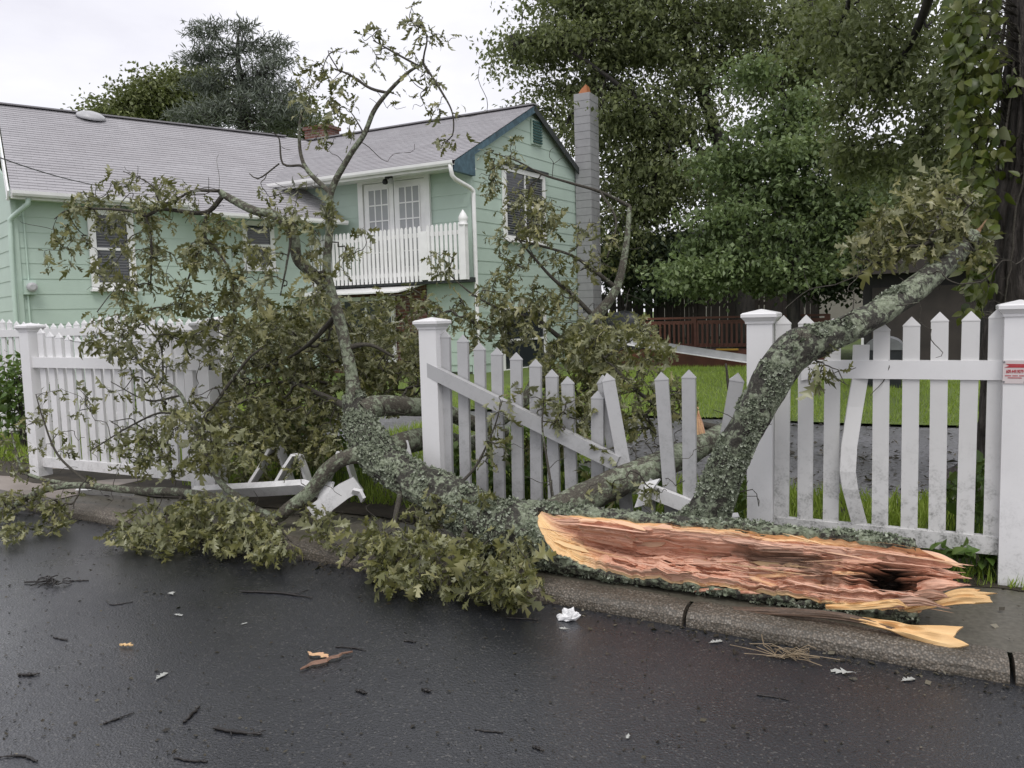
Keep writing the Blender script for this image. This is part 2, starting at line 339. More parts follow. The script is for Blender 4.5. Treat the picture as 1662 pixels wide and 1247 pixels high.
wavy('verge', -40, 20, 120, lambda x: 4.18+.06*math.sin(x*5)+.04*math.sin(x*11.3), lambda x: 5.75, 6, ZP+.004, M['soil'], .012, 4.)
wavy('lawn', -30, 25, 60, lambda x: 9.45+.1*math.sin(x*2.1), lambda x: 17.7, 8, .1, M['ground'], .02, .6)
wavy('driveway', -8, 25, 80, lambda x: 5.72+.1*math.sin(x*3.1)+.05*math.sin(x*7), lambda x: 9.44+.05*math.sin(x*2.3), 12, .076, M['drive'], .012, 1.5)
wavy('apron', -16, -5.9, 20, lambda x: kerbY(x)+.13, lambda x: 4.75, 4, ZP+.001, M['apron'], .003, 2.)
# kerb: cast lengths of exposed aggregate with rounded nose
kerb = put('kerb', None, None, Matrix.Translation((0, 3.3, 0)), 'structure')
joints = [-30, -26.5, -23.2, -20, -17.1, -14, -11, -8.2, -6.3, -4.9, -3.62, -2.35, -.915, .31, 1.6, 3.2, 6, 9, 13]
for a, b in zip(joints[:-1], joints[1:]):
    n = max(4, int((b-a)/.06)) if a > -8 else 6; xs = np.linspace(a+.009, b-.009, n); pr = []
    prof = [(0, -.1), (-.006, .012), (0, .04), (.02, .064), (.05, .074), (.1, .0755), (.145, .073), (.155, .05), (.155, -.1)]
    end = 1.-.35*np.exp(-((xs-xs[0])/.03)**2)-.35*np.exp(-((xs-xs[-1])/.03)**2)
    for x, e in zip(xs, end):
        for k, (dy, z) in enumerate(prof): pr.append((x, kerbY(x)+dy+(0.012*(1-e) if k < 5 else 0), z*(1-.25*(1-e)) if z > 0 else z))
    pr = np.array(pr); pr[:, 1] += .006*fbm(pr*V(9, 0, 9)); pr[:, 2] += np.where(pr[:, 2] > 0, .006*fbm(pr*V(11, 17, 3)+5), 0)
    k = len(prof); q = [(i*k+j, (i+1)*k+j, (i+1)*k+j+1, i*k+j+1) for i in range(n-1) for j in range(k-1)]
    m = MB().add(pr, quad=q); m.add(pr[:k], tri=[(0, j, j+1) for j in range(1, k-1)]); m.add(pr[-k:], tri=[(0, j+1, j) for j in range(1, k-1)])
    m.build('kerb_stone', M['kerb'], kerb, smooth=False)

# ================================================================== the mint house
house = thing('house', 'mint green split level house with grey shingle roofs behind the picket fence', 'house', (-11, 15, .05))
g = unit(V(math.sin(math.radians(5.6)), math.cos(math.radians(5.6)), 0)); gn = V(g[1], -g[0], 0)   # along and out of the gable wall
UP = V(0, 0, 1)
def on_plane(x, y, p0, n): r = ray(x, y); return CAM + r*(((p0-CAM)@n)/(r@n))
E0 = V(-8.66, 14.5, 4.58)                                        # eave corner
PK = on_plane(868, 171, E0, gn); tp = (PK-E0)@g; slope = (PK[2]-E0[2])/tp
corner = E0+g*.75-gn*.12; corner[2] = 0
def roofz(t): return E0[2]+slope*(tp-abs(t-tp))                    # t from the eave corner along g
tE = 2*tp
def courses(mb, e0, e1, r0, r1, n, th=.011):
    """stepped shingle courses between an eave line e0-e1 and a ridge line r0-r1"""
    for k in range(n):
        f0, f1 = k/n, (k+1.25)/n if k < n-1 else 1.
        a, b = e0+(r0-e0)*f0, e1+(r1-e1)*f0; c, d = e1+(r1-e1)*f1, e0+(r0-e0)*f1
        nrm = unit(np.cross(b-a, d-a)); nrm = nrm if nrm[2] > 0 else -nrm
        a2, b2 = a+nrm*th, b+nrm*th; L = np.linalg.norm(b-a)
        m = max(2, int(L/.35)); tt = np.linspace(0, 1, m)[:, None]
        lo = a+(b-a)*tt; hi_ = a2+(b2-a2)*tt+nrm*(.004*rng.random((m, 1))); top = d+(c-d)*tt
        v = np.vstack([lo, hi_, top]); q = [(i, i+1, m+i+1, m+i) for i in range(m-1)]+[(m+i, m+i+1, 2*m+i+1, 2*m+i) for i in range(m-1)]
        u = (tt*L)[:, 0]; z0 = np.zeros(m); z1 = np.full(m, k+.02); z2 = np.full(m, k+.98)
        mb.add(v, quad=q, tab=np.vstack([np.stack([u, z1, z0], 1), np.stack([u, z1, z0], 1), np.stack([u, z2, z0], 1)]))
def roof_piece(name, e0, e1, r0, r1, n, parent):
    mb = MB(); courses(mb, e0, e1, r0, r1, n); return mb.build(name, M['shingle'], parent)
roof = put('roof', None, house, Matrix.Translation((-11, 18, 5)))
EL = V(-17.5, 14.5, 4.58); RL = V(-17.5, PK[1]+.02, PK[2])
roof_piece('shingle_slope', EL, E0+V(.02, 0, 0), RL, PK+V(.02, 0, 0), 34, roof)
ER = E0+g*tE; ELb = V(-17.5, ER[1], 4.58)
roof_piece('shingle_slope', ER, ELb, PK, RL, 34, roof)
m = MB(); m.span(PK+V(.03, 0, .012), RL+V(0, 0, .012), UP, .03, .26); m.at['tab'] = [np.tile(V(.15, .5, 0), (8, 1))]; m.build('ridge_cap', M['shingle'], roof)
m = MB()                                                          # soffit and roof underside
m.prism([E0+V(0, .03, -.05), E0+g*.8+V(0, 0, -.05), V(-17.5, 15.3, 4.53), V(-17.5, 14.53, 4.53)], V(0, 0, -.03)); m.build('soffit', M['white_paint'], roof)
def rake(a, b, mat, wd=.15):
    n = unit(np.cross(b-a, gn)); n = n if n[2] > 0 else -n
    return MB().prism([a-n*.012, b-n*.012, b-n*wd, a-n*wd], -gn*.035)
rake(E0+gn*.01, PK+gn*.01, None).build('rake_board', M['blue'], roof, label='blue painted rake board peeling along the gable edge')
rake(PK+gn*.01, ER+gn*.01, None).build('rake_board', M['dark_trim'], roof, label='dark weathered rake board behind the chimney')
MB().prism([E0+gn*.006+V(0, 0, -.02), E0+g*.76+gn*.006+V(0, 0, slope*.76-.06), E0+g*.76+gn*.006+V(0, 0, -.22), E0+gn*.006+V(0, 0, -.2)], -gn*.1).build('eave_return', M['blue'], roof)
def gutter(a, b, outv, parent, name='gutter'):
    prof = [(0, 0), (.02, -.09), (.09, -.1), (.115, -.06), (.12, -.005), (.105, -.005), (.1, -.055), (.085, -.085), (.025, -.078), (.015, 0)]
    m = MB(); P = [a+outv*x+UP*z for x, z in prof]; m.prism(P, b-a); return m.build(name, M['white_paint'], parent)
gutter(E0+V(.03, -.005, .0), V(-13.75, 14.495, 4.58), V(0, -1, 0), house)
MB().span(E0+V(0, .015, -.075), V(-14.2, 14.515, 4.505), UP, .15, .025).build('fascia', M['white_paint'], house)
def downspout(pts, parent, r=.05):
    m = MB(); m.tube(smooth_path(pts, 40), r, 6); return m.build('downspout', M['white_paint'], parent, smooth=True)
cb = corner+gn*.06+V(.0, -.03, 0)
downspout([E0+V(-.05, -.06, -.06), E0+V(-.04, -.06, -.18), E0+V(-.01, .02, -.36), cb+V(.05, -.08, 4.05), cb+V(.05, -.05, 3.85), cb+V(.05, -.05, 2), cb+V(.05, -.05, .2)], house)
# siding: every lapped board its own piece
EXPO = .285
wall_front = MB().box(V(-11.4, 15.33, 2.4), (2.6, .1, 2.25)).build('wall', M['mint'], house)
gw = MB(); tw = .75; tw2 = tE-.75
gw.prism([E0+g*tw-gn*.2+UP*(-4.5), E0+g*tw2-gn*.2+UP*(-4.5), E0+g*tw2-gn*.2+UP*(roofz(tw2)-E0[2]-.07), PK-gn*.2-UP*.07, E0+g*tw-gn*.2+UP*(roofz(tw)-E0[2]-.07)], gn*.05)
gable = gw.build('gable_wall', M['mint'], house)
def board(parent, a, b, z, outv, mat, a2=None, b2=None, th=.02, name='siding_board', hh=None):
    """a lapped board from a to b (its foot), a2-b2 its head: foot proud of head"""
    hh = EXPO*1.04 if hh is None else hh; a2 = a if a2 is None else a2; b2 = b if b2 is None else b2
    F0, F1 = a+UP*z, b+UP*z; H0, H1 = a2+UP*(z+hh), b2+UP*(z+hh)
    v = [F0+outv*.02, F1+outv*.02, H1+outv*.009, H0+outv*.009, F0-outv*.004, F1-outv*.004, H1-outv*.004, H0-outv*.004]
    MB().add(v, quad=[(0, 1, 2, 3), (4, 7, 6, 5), (0, 4, 5, 1), (3, 2, 6, 7), (0, 3, 7, 4), (1, 5, 6, 2)]).build(name, mat, parent)
z = .3
while z < 4.5:
    x0 = -14.0 if z > 2.1 else -9.92
    board(wall_front, V(x0, 15.23, 0), V(corner[0]-.02, 15.23, 0), z, V(0, -1, 0), M['mint']); z += EXPO
z = .3; base = E0.copy(); base[2] = 0
while z < PK[2]-.15:
    hh = min(EXPO*1.04, PK[2]-.1-z)
    def lim(zz):
        if zz <= roofz(tw)-.08: return tw, tw2
        d = (zz+.08-E0[2])/slope; return d, tE-d
    (a0, b0), (a1, b1) = lim(z), lim(z+hh)
    if b1-a1 > .02: board(gable, base+g*a0-gn*.145, base+g*b0-gn*.145, z, gn, M['mint'], base+g*a1-gn*.145, base+g*b1-gn*.145, hh=hh)
    z += EXPO
MB().box(corner+V(-.02, -.0, 2.3)-gn*0, (.045, .05, 2.2)).build('corner_board', M['mint'], house)
def window(parent, o, ux, outv, wd, ht, rows=2, mull=0, trim=.09, blind=True, lab=None, sill=True):
    """o: lower left of the glass opening on the wall"""
    f = put('window', None, parent, Matrix.Translation(Vector([float(q) for q in o])), label=lab)
    m = MB(); c = o+ux*wd/2+UP*ht/2
    for a, b in ((o-ux*trim/2-UP*trim, o-ux*trim/2+UP*(ht+trim)), (o+ux*(wd+trim/2)-UP*trim, o+ux*(wd+trim/2)+UP*(ht+trim))): m.span(a+outv*.03, b+outv*.03, ux, trim, .06)
    for zz in (-trim/2, ht+trim/2): m.span(o+UP*zz+outv*.031, o+ux*wd+UP*zz+outv*.031, UP, trim, .06)
    m.build('frame', M['white_paint'], f)
    m = MB()
    for k in range(1, rows): m.span(o+UP*(ht*k/rows)+outv*.035, o+ux*wd+UP*(ht*k/rows)+outv*.035, UP, .05, .035)
    for k in range(mull): m.span(o+ux*(wd*(k+1)/(mull+1))+outv*.036, o+ux*(wd*(k+1)/(mull+1))+UP*ht+outv*.036, ux, .05, .034)
    if m.v: m.build('sash', M['white_paint'], f)
    MB().box(c+outv*.024, (wd/2, .003, ht/2), (ux, outv, UP)).build('pane', M['glass'], f)
    if blind:
        m = MB(); n = int(ht*.95/.055)
        for k in range(n): m.span(o+UP*(.03+k*.055)+outv*.0305+ux*.02, o+ux*(wd-.02)+UP*(.03+k*.055)+outv*.0305, UP, .030, .004)
        m.build('blind', M['curtain'] if blind is True else blind, f)
    if sill: MB().box(o+ux*wd/2-UP*(trim+.02)+outv*.055, (wd/2+trim+.03, .055, .022), (ux, outv, UP)).build('sill', M['white_paint'], f)
    return f
def gp(x, y): return on_plane(x, y, base-gn*.12, gn)               # pixel on the gable wall
a, b = gp(821, 382), gp(878, 292); wd = (b-a)@g
M['blind_dark'] = m_plain('grey_blind', (.13, .13, .14), .6, .08)
window(house, a, g, gn, wd, b[2]-a[2], 2, 1, .11, M['blind_dark'], 'twin sash gable window with grey blinds')
MB().box((a+b)/2+UP*((b[2]-a[2])/2+.15)+gn*.05, (wd/2+.2, .06, .03), (g, gn, UP)).build('window_hood', M['dark_trim'], house)
a, b = gp(818, 600), gp(880, 505); window(house, a, g, gn, (b-a)@g, b[2]-a[2], 2, 0, .1, False, 'lower gable window in white frame')
a, b = gp(863, 232), gp(876, 200); wd = (b-a)@g; ht = b[2]-a[2]
vent = put('gable_vent', None, house, Matrix.Translation(Vector(a))); c = a+g*wd/2+UP*ht/2
MB().box(c+gn*.02, (wd/2+.03, .02, ht/2+.03), (g, gn, UP)).build('frame', M['mint'], vent)
M['teal_dark'] = m_plain('dark_teal', (.03, .085, .08), .6, .2)
for k in range(8): MB().box(a+g*wd/2+UP*(ht*(k+.5)/8)+gn*.05, (wd/2, .02, ht/26), (g, gn, UP)).build('slat', M['teal_dark'], vent)
# block chimney on the gable
cx = gp(933, 300); cx[2] = 0; ch = put('chimney', None, house, Matrix.Translation(Vector(cx)))
cw, cdp, ctop = .44, .62, PY(950, 150, cx[1])[2]; nb = 36; bh = ctop/nb
MB().box(cx+V(cw/2+.02, cdp/2, ctop/2-.01), (cw/2-.008, cdp/2-.008, ctop/2-.005)).build('mortar_core', M['mortar'], ch)
for k in range(nb): MB().box(cx+V(cw/2+.02, cdp/2, bh*(k+.5)), (cw/2+rng.normal()*.0015, cdp/2, bh/2-.005)).build('block', M['block'], ch)
m = MB(); fx = cx+V(cw/2+.02, .24, ctop); m.add([fx+V(-.14, -.14, 0), fx+V(.12, -.14, 0), fx+V(.12, .14, 0), fx+V(-.14, .14, 0), fx+V(-.06, -.12, .13), fx+V(.08, -.12, .24), fx+V(.09, .1, .2), fx+V(-.08, .1, .1)],
      quad=[(0, 1, 5, 4), (1, 2, 6, 5), (2, 3, 7, 6), (3, 0, 4, 7), (4, 5, 6, 7)]); m.build('clay_flue', M['clay'], ch)
# french doors, lamp, balcony, awning, brick base
YW = 15.2; a, b = PY(597, 455, YW), PY(690, 289, YW); a[2] = 2.22
dr = put('french_door', None, house, Matrix.Translation(Vector(a))); W_, H_ = b[0]-a[0], b[2]-a[2]; X_ = V(1, 0, 0); O_ = V(0, -1, 0)
m = MB()
for xx in (-.07, W_+.07): m.span(a+X_*xx+O_*.035, a+X_*xx+UP*(H_+.14)+O_*.035, X_, .13, .07)
m.span(a+UP*(H_+.08)+O_*.0355, a+X_*W_+UP*(H_+.08)+O_*.0355, UP, .14, .07); m.build('casing', M['white_paint'], dr)
for k in range(2):
    o = a+X_*(W_*k/2+.015); wl = W_/2-.03
    leaf = MB().box(o+X_*wl/2+UP*H_/2+O_*.01, (wl/2, .02, H_/2)).build('door_leaf', M['white_paint'], dr)
    gx0, gx1, gz0, gz1 = .13, wl-.13, .3, H_-.14
    MB().box(o+X_*(gx0+gx1)/2+UP*(gz0+gz1)/2+O_*.034, ((gx1-gx0)/2, .004, (gz1-gz0)/2)).build('pane', M['curtain'], leaf)
    mm = MB()
    for q in range(4): mm.span(o+X_*(gx0+(gx1-gx0)*q/3)+UP*gz0+O_*.044, o+X_*(gx0+(gx1-gx0)*q/3)+UP*gz1+O_*.044, X_, .028, .016)
    for q in range(6): mm.span(o+X_*gx0+UP*(gz0+(gz1-gz0)*q/5)+O_*.0445, o+X_*gx1+UP*(gz0+(gz1-gz0)*q/5)+O_*.0445, UP, .028, .016)
    mm.build('glazing_bar', M['white_paint'], leaf)
lp = PY(631, 286, 14.9); lp[2] = 4.5
pl = MB().tube([lp, lp-UP*.05], [.09, .09], 14).build('porch_lamp', M['plastic_dark'], house)
def lathe(c, prof, n=16, ax=None):
    m = MB(); a = np.linspace(0, 2*np.pi, n, endpoint=False); v = np.array([[c[0]+r*math.cos(t), c[1]+r*math.sin(t), c[2]+z] for r, z in prof for t in a])
    q = [(i*n+j, i*n+(j+1) % n, (i+1)*n+(j+1) % n, (i+1)*n+j) for i in range(len(prof)-1) for j in range(n)]; m.add(v, quad=q); return m
for dx in (-.07, .09): lathe(lp+V(dx, -.05, -.1), [(.001, -.075), (.05, -.06), (.065, -.02), (.05, .03), (.03, .05)], 12).build('bulb', M['plastic_dark'] if dx < 0 else M['metal'], pl, smooth=True)
bal = put('balcony', None, house, Matrix.Translation((-11, 14.9, 2.1))); YB = 14.78
x0, x1 = PY(487, 400, YB)[0], PY(757, 400, YB)[0]; zf = 2.2
MB().box(V((x0+x1)/2, 15.0, zf-.05), ((x1-x0)/2, .22, .05)).build('floor', M['dark_trim'], bal)
def rail_top(x):                                                  # gentle swags between the posts
    u = (x-x0)/(x1-x0); return zf+1.13+.06*((u-.35)**2)*1.2
xm = PY(690, 400, YB)[0]; xx = x0
while xx < x1-.1:
    if abs(xx-xm) > .1:
        h = rail_top(xx)-zf+.05; m = MB(); pts = [(-.036, 0), (.036, 0), (.036, h-.05), (.022, h-.015), (0, h), (-.022, h-.015), (-.036, h-.05)]
        m.prism([V(xx+p, YB-.05, zf-.05+q) for p, q in pts], V(0, .02, 0)); m.build('picket', M['white_paint'], bal)
    xx += .113
for zz in (.12, .95): MB().span(V(x0, YB, zf+zz), V(x1, YB, zf+zz), UP, .09, .045).build('rail', M['white_paint'], bal)
MB().box(V(xm, YB, zf+.5), (.085, .06, .52)).build('post', M['white_paint'], bal)
MB().box(V(x1-.06, YB, zf+.52), (.07, .07, .57)).build('post', M['white_paint'], bal)
lathe(V(x1-.06, YB, zf+1.09), [(.1, 0), (.1, .03), (.075, .05), (.1, .1), (.1, .16), (.06, .24), (.004, .32)], 12).build('finial', M['white_paint'], bal, smooth=True)
xa, xb = PY(455, 470, 14.9)[0], PY(683, 470, 14.9)[0]
MB().prism([V(xa, 15.1, 2.1), V(xb, 15.1, 2.1), V(xb-.15, 14.25, 1.92), V(xa-.35, 14.25, 1.92)], V(0, 0, .03)).build('awning', M['white_paint'], house)
MB().box(V(-12.1, 15.3, 1.05), (2.2, .12, 1.05)).build('brick_wall', M['brick'], house)
for (l_, r_, t_, b_) in ((518, 550, 492, 590), (560, 636, 487, 582)):
    a, b = PY(l_, b_, 15.16), PY(r_, t_, 15.16); a[2] = max(a[2], .15); window(house, a, X_, V(0, -1, 0), b[0]-a[0], min(b[2], 1.9)-a[2], 1, 1, .09, False, sill=False)
# left wing, set at an angle
zl = 3.84; GL, GR = PZ(17, 309, zl), PZ(309, 330, zl); dl = unit(GR-GL); nl = V(dl[1], -dl[0], 0)        # nl: out of the long wall
zr = 6.4; RL0, RL1 = PZ(-6, 169.3, zr), PZ(462, 222.8, zr)
wing = put('wing_roof', None, house, Matrix.Translation(Vector(GL)))
GE = GL+dl*6.6
roof_piece('shingle_slope', GL, GE, RL0, RL1+unit(RL1-RL0)*.8, 36, wing)
Lb0, Lb1 = 2*RL0-GL, 2*RL1-GE; Lb0[2] = Lb1[2] = zl
roof_piece('shingle_slope', Lb1, Lb0, RL1, RL0, 20, wing)
m = MB().span(RL0+UP*.012, RL1+UP*.012, UP, .03, .26); m.at['tab'] = [np.tile(V(.15, .5, 0), (8, 1))]; m.build('ridge_cap', M['shingle'], wing)
ext0 = GL+dl*((GR-GL)@dl+.06); sl = unit(GL-RL0-((GL-RL0)@dl)*dl)
roof_piece('shingle_slope', ext0+sl*.42, GE+sl*.42, ext0+sl*.0, GE, 4, wing)
gutter(GL+nl*.01, ext0+nl*.01-dl*.1, nl, house); gutter(ext0+sl*.42+nl*.01, GE+sl*.42, nl, house)
MB().span(GL-nl*.012-UP*.07, ext0-nl*.012-UP*.07, UP, .14, .02).build('fascia', M['white_paint'], house)
rk = RL0-GL; nn = unit(np.cross(rk, dl)); nn = nn if nn[2] > 0 else -nn
MB().prism([GL-dl*.02-nn*.01, GL-dl*.02+rk*.99-nn*.01, GL-dl*.02+rk*.99-nn*.2, GL-dl*.02-nn*.2], -dl*.03).build('rake_board', M['white_paint'], wing)
wc = GL-nl*.42+dl*.1; wc[2] = 0
lw = MB().prism([wc-nl*.12+UP*.0, wc+dl*6.6-nl*.12, wc+dl*6.6-nl*.12+UP*3.72, wc-nl*.12+UP*3.72], -nl*.05).build('wall', M['mint'], house)
z = .3
while z < 3.6: board(lw, wc, wc+dl*6.5, z, nl, M['mint'], hh=min(EXPO*1.04, 3.74-z)); z += EXPO
ge = MB(); gend = wc-nl*.14; ew = MB().prism([wc+dl*.04-nl*.02, wc+dl*.04-nl*5, wc+dl*.04-nl*5+UP*6.0, wc+dl*.04-nl*4.2+UP*6.1, wc+dl*.04-nl*.02+UP*3.82], dl*.04).build('end_wall', M['mint'], house)
z = .3
while z < 3.6: board(ew, wc+dl*.04-nl*5, wc+dl*.03, z, -dl, M['mint'], hh=min(EXPO*1.04, 3.74-z)); z += EXPO
MB().box(wc+UP*2.0, (.045, .045, 1.72), (dl, nl, UP)).build('corner_board', M['mint'], house)
MB().prism([GL-UP*.09, GE-UP*.09, GE-nl*.45-UP*.09, GL-nl*.45-UP*.09], V(0, 0, -.02)).build('soffit', M['white_paint'], wing)
def lp_(x, y, off=0.): return on_plane(x, y, wc+nl*off, nl)
d0 = lp_(46, 322, .42); d1 = lp_(44, 332, .4); d2 = lp_(17, 356, .08); d3 = lp_(17, 370, .07); d4 = lp_(23, 480, .07); d5 = d4.copy(); d5[2] = .1
M['mint_white'] = m_plain('pale_mint_paint', (.5, .62, .54), .5, .05)
m = MB(); m.tube(smooth_path([d0, d1, d2, d3, d4, d5], 40), .045, 6); m.build('downspout', M['mint_white'], house, smooth=True)
a, b = lp_(160, 459, .03), lp_(203, 352, .03); window(house, a, dl, nl, (b-a)@dl, b[2]-a[2], 2, 0, .13, M['blind_dark'], 'small sash window of the left wing')
a, b = lp_(402, 430, .03), lp_(436, 368, .03); window(house, a, dl, nl, (b-a)@dl, b[2]-a[2], 2, 0, .1, M['blind_dark'], 'window with dark blinds next to the balcony')
mt = lp_(47, 467, .03); mo = MB().box(mt+nl*.06, (.1, .06, .13), (dl, nl, UP)).build('meter_box', M['mint_white'], house)
m = MB(); m.tube([mt+nl*.11+dl*.02, mt+nl*.2+dl*.02, mt+nl*.22+dl*.02], [.09, .085, .05], 16); m.build('meter_dial', M['metal'], mo)
m = MB(); m.tube([mt+UP*.12+nl*.02, mt+UP*1.55+nl*.02], .014, 6).tube([mt-UP*.12+nl*.02-dl*.03, mt-UP*2.+nl*.02-dl*.03], .02, 6); m.build('conduit', M['mint_white'], mo)
# roof vent: lens shaped dome on a collar with flashing
rvp = on_plane(147, 199, GL, nn); rx_ = unit(np.cross(dl, nn)); rv = put('roof_vent', None, house, Matrix.Translation(Vector(rvp)))
def lathe_ax(c, prof, u, v_, w_, n=24):
    m = MB(); t = np.linspace(0, 2*np.pi, n, endpoint=False); vv = np.array([c+u*r*math.cos(q)+v_*r*math.sin(q)+w_*h for r, h in prof for q in t])
    return m.add(vv, quad=[(i*n+j, i*n+(j+1) % n, (i+1)*n+(j+1) % n, (i+1)*n+j) for i in range(len(prof)-1) for j in range(n)])
wv = unit(nn*.8+UP*.3); uv_ = unit(np.cross(wv, dl)); vv_ = np.cross(wv, uv_)
lathe_ax(rvp, [(.2, 0), (.2, .12)], uv_, vv_, wv).build('collar', M['dark_trim'], rv)
lathe_ax(rvp+wv*.1, [(.001, 0), (.3, 0), (.32, .02), (.3, .07), (.2, .13), (.08, .155), (.001, .16)], uv_, vv_, wv, 28).build('dome', M['metal'], rv, smooth=True)
MB().box(rvp+nn*.02-unit(rk)*.25, (.38, .05, .006), (dl, unit(rk), nn)).build('flashing', M['white_paint'], rv)
# red brick chimney standing behind the ridge
bc = V(PY(522, 200, 19.6)[0], 19.6, 5.3); bch = put('chimney', None, house, Matrix.Translation(Vector(bc)), label='red brick chimney behind the ridge')
MB().box(bc+V(0, 0, .85), (.42, .3, .95)).build('stack', M['brick'], bch); MB().box(bc+V(0, 0, 1.83), (.46, .34, .05)).build('capping', M['brick'], bch)
# service cable
pa, pb = PD(-160, 190, 9), lp_(168, 303, .5); s_ = np.linspace(0, 1, 24)[:, None]; pc = pa+(pb-pa)*s_-UP*(.35*4*s_*(1-s_))*.3
tag(MB().tube(pc, .009, 5).build('overhead_cable', M['plastic_dark']), 'thin black service cable slanting down across the left roof', 'cable')
# ================================================================== fences
YF = 4.32
_pk = {}
def picket_mesh(h, mat, w=.074, t=.023):
    k = (round(h, 2), mat.name)
    if k not in _pk:
        m = MB(); e = .05; hs = k[0]-e; c = .004
        ring = lambda z, a, b: [(-a, -b, z), (a, -b, z), (a, b, z), (-a, b, z)]
        m.add(ring(0, w/2, t/2)+ring(hs, w/2, t/2)+ring(hs+.003, w/2+.0015, t/2+.0015)+ring(hs+.008, w/2+.0015, t/2+.0015)+[(0, -t*.18, k[0]), (0, t*.18, k[0])],
              quad=[(i*4+j, i*4+(j+1) % 4, (i+1)*4+(j+1) % 4, (i+1)*4+j) for i in range(3) for j in range(4)]+[(13, 14, 17, 16)[::1], (15, 12, 16, 17)], tri=[(12, 13, 16), (14, 15, 17)])
        _pk[k] = m.mesh('picket', mat)
    return _pk[k]
def picket(parent, x, y, z0, z1, mat, lean=0., yaw=0., tilt=0.):
    # lean: sideways along the fence, tilt: towards the street
    return put('picket', picket_mesh(z1-z0, mat), parent, Matrix.Translation((x, y, z0)) @ Matrix.Rotation(yaw, 4, 'Z') @ Matrix.Rotation(lean, 4, 'Y') @ Matrix.Rotation(tilt, 4, 'X'))
def post(parent, x, y, z0, z1, mat, w=.127, lab=None):
    h = w/2; c = z1-.075
    p = MB().box(V(x, y, (z0+c)/2), (h, h, (c-z0)/2))
    po = p.build('post', mat, parent, label=lab)
    m = MB(); prof = [(h+.006, 0), (h+.008, .012), (h+.02, .028), (h+.026, .034), (h+.026, .05), (h+.018, .056), (h*.5, .068), (.003, .075)]
    v = [(x+sx*r, y+sy*r, c+zz) for r, zz in prof for sx, sy in ((-1, -1), (1, -1), (1, 1), (-1, 1))]
    m.add(v, quad=[(i*4+j, i*4+(j+1) % 4, (i+1)*4+(j+1) % 4, (i+1)*4+j) for i in range(len(prof)-1) for j in range(4)]+[(0, 3, 2, 1)])
    m.build('cap', mat, po); return po
def rail(parent, a, b, mat, wd=.09, th=.045, lab=None): return MB().span(a, b, UP, wd, th).build('rail', mat, parent, label=lab)
def strip(parent, name, pts, width_dir, wd, th, mat, lab=None, pointed=False):
    """a bent flat board following pts, its width along width_dir"""
    p = np.asarray(pts, float); wdv = unit(width_dir); t = unit(np.gradient(p, axis=0)); m = MB(); v = []
    for i in range(len(p)):
        n = unit(np.cross(t[i], wdv)); ww = wd/2
        v += [p[i]-wdv*ww-n*th/2, p[i]+wdv*ww-n*th/2, p[i]+wdv*ww+n*th/2, p[i]-wdv*ww+n*th/2]
    n_ = len(p); q = [(i*4+j, i*4+(j+1) % 4, (i+1)*4+(j+1) % 4, (i+1)*4+j) for i in range(n_-1) for j in range(4)]+[(0, 3, 2, 1), (n_*4-4, n_*4-3, n_*4-2, n_*4-1)]
    m.add(v, quad=q); return m.build(name, mat, parent, label=lab)
fence = thing('picket_fence', 'white vinyl picket fence along the pavement, its middle panel smashed', 'fence', (-1, YF, ZP))
XR, XM, XL = PY(1650, 700, YF)[0], PY(1236, 700, YF)[0], PY(706, 650, YF)[0]
post(fence, XR, YF, ZP-.03, PY(1640, 487, YF)[2], M['vinyl']); post(fence, XM, YF, ZP-.03, PY(1230, 502, YF)[2], M['vinyl']); post(fence, XL, YF, ZP-.03, PY(705, 515, YF)[2], M['vinyl'])
# right panel
zt = PY(1627, 601, YF)[2]; zb = PY(1600, 882, YF)[2]
rail(fence, V(XM+.27, YF, zt), V(XR-.064, YF, zt), M['vinyl']); 
strip(fence, 'rail', [V(XM+.2, YF, zt-.015), V(XM+.235, YF, zt-.008), V(XM+.27, YF, zt)], UP, .085, .045, M['vinyl'], 'broken end of the top rail under the limb')
rail(fence, V(XM+.064, YF, zb), V(XR-.064, YF, zb-.004), M['vinyl_dirty'], .085, lab='mildew stained bottom rail')
for x, ty in ((1267, 513), (1306, 512), (1348, 516), (1429, 520), (1477, 513), (1523, 506), (1569, 506), (1614, 502)):
    p = PY(x, ty, YF); xb_ = PY(x+3, 800, YF)[0]; X = (p[0]+xb_)/2
    picket(fence, X, YF+.0, zb-.02, p[2], M['vinyl_dirty'], rng.normal()*.006)
bp = [PY(1398, 560, YF), PY(1396, 612, YF), PY(1388, 660, YF), PY(1379, 722, YF), PY(1377, 762, YF), PY(1381, 790, YF), PY(1388, 820, YF), PY(1395, 850, YF)]
for i, p in enumerate(bp): p[1] += [0, -.0, -.012, -.045, -.06, -.055, -.03, -.005][i]
strip(fence, 'picket', bp, V(1, .25, 0), .074, .023, M['vinyl_dirty'], 'picket buckled at mid height')
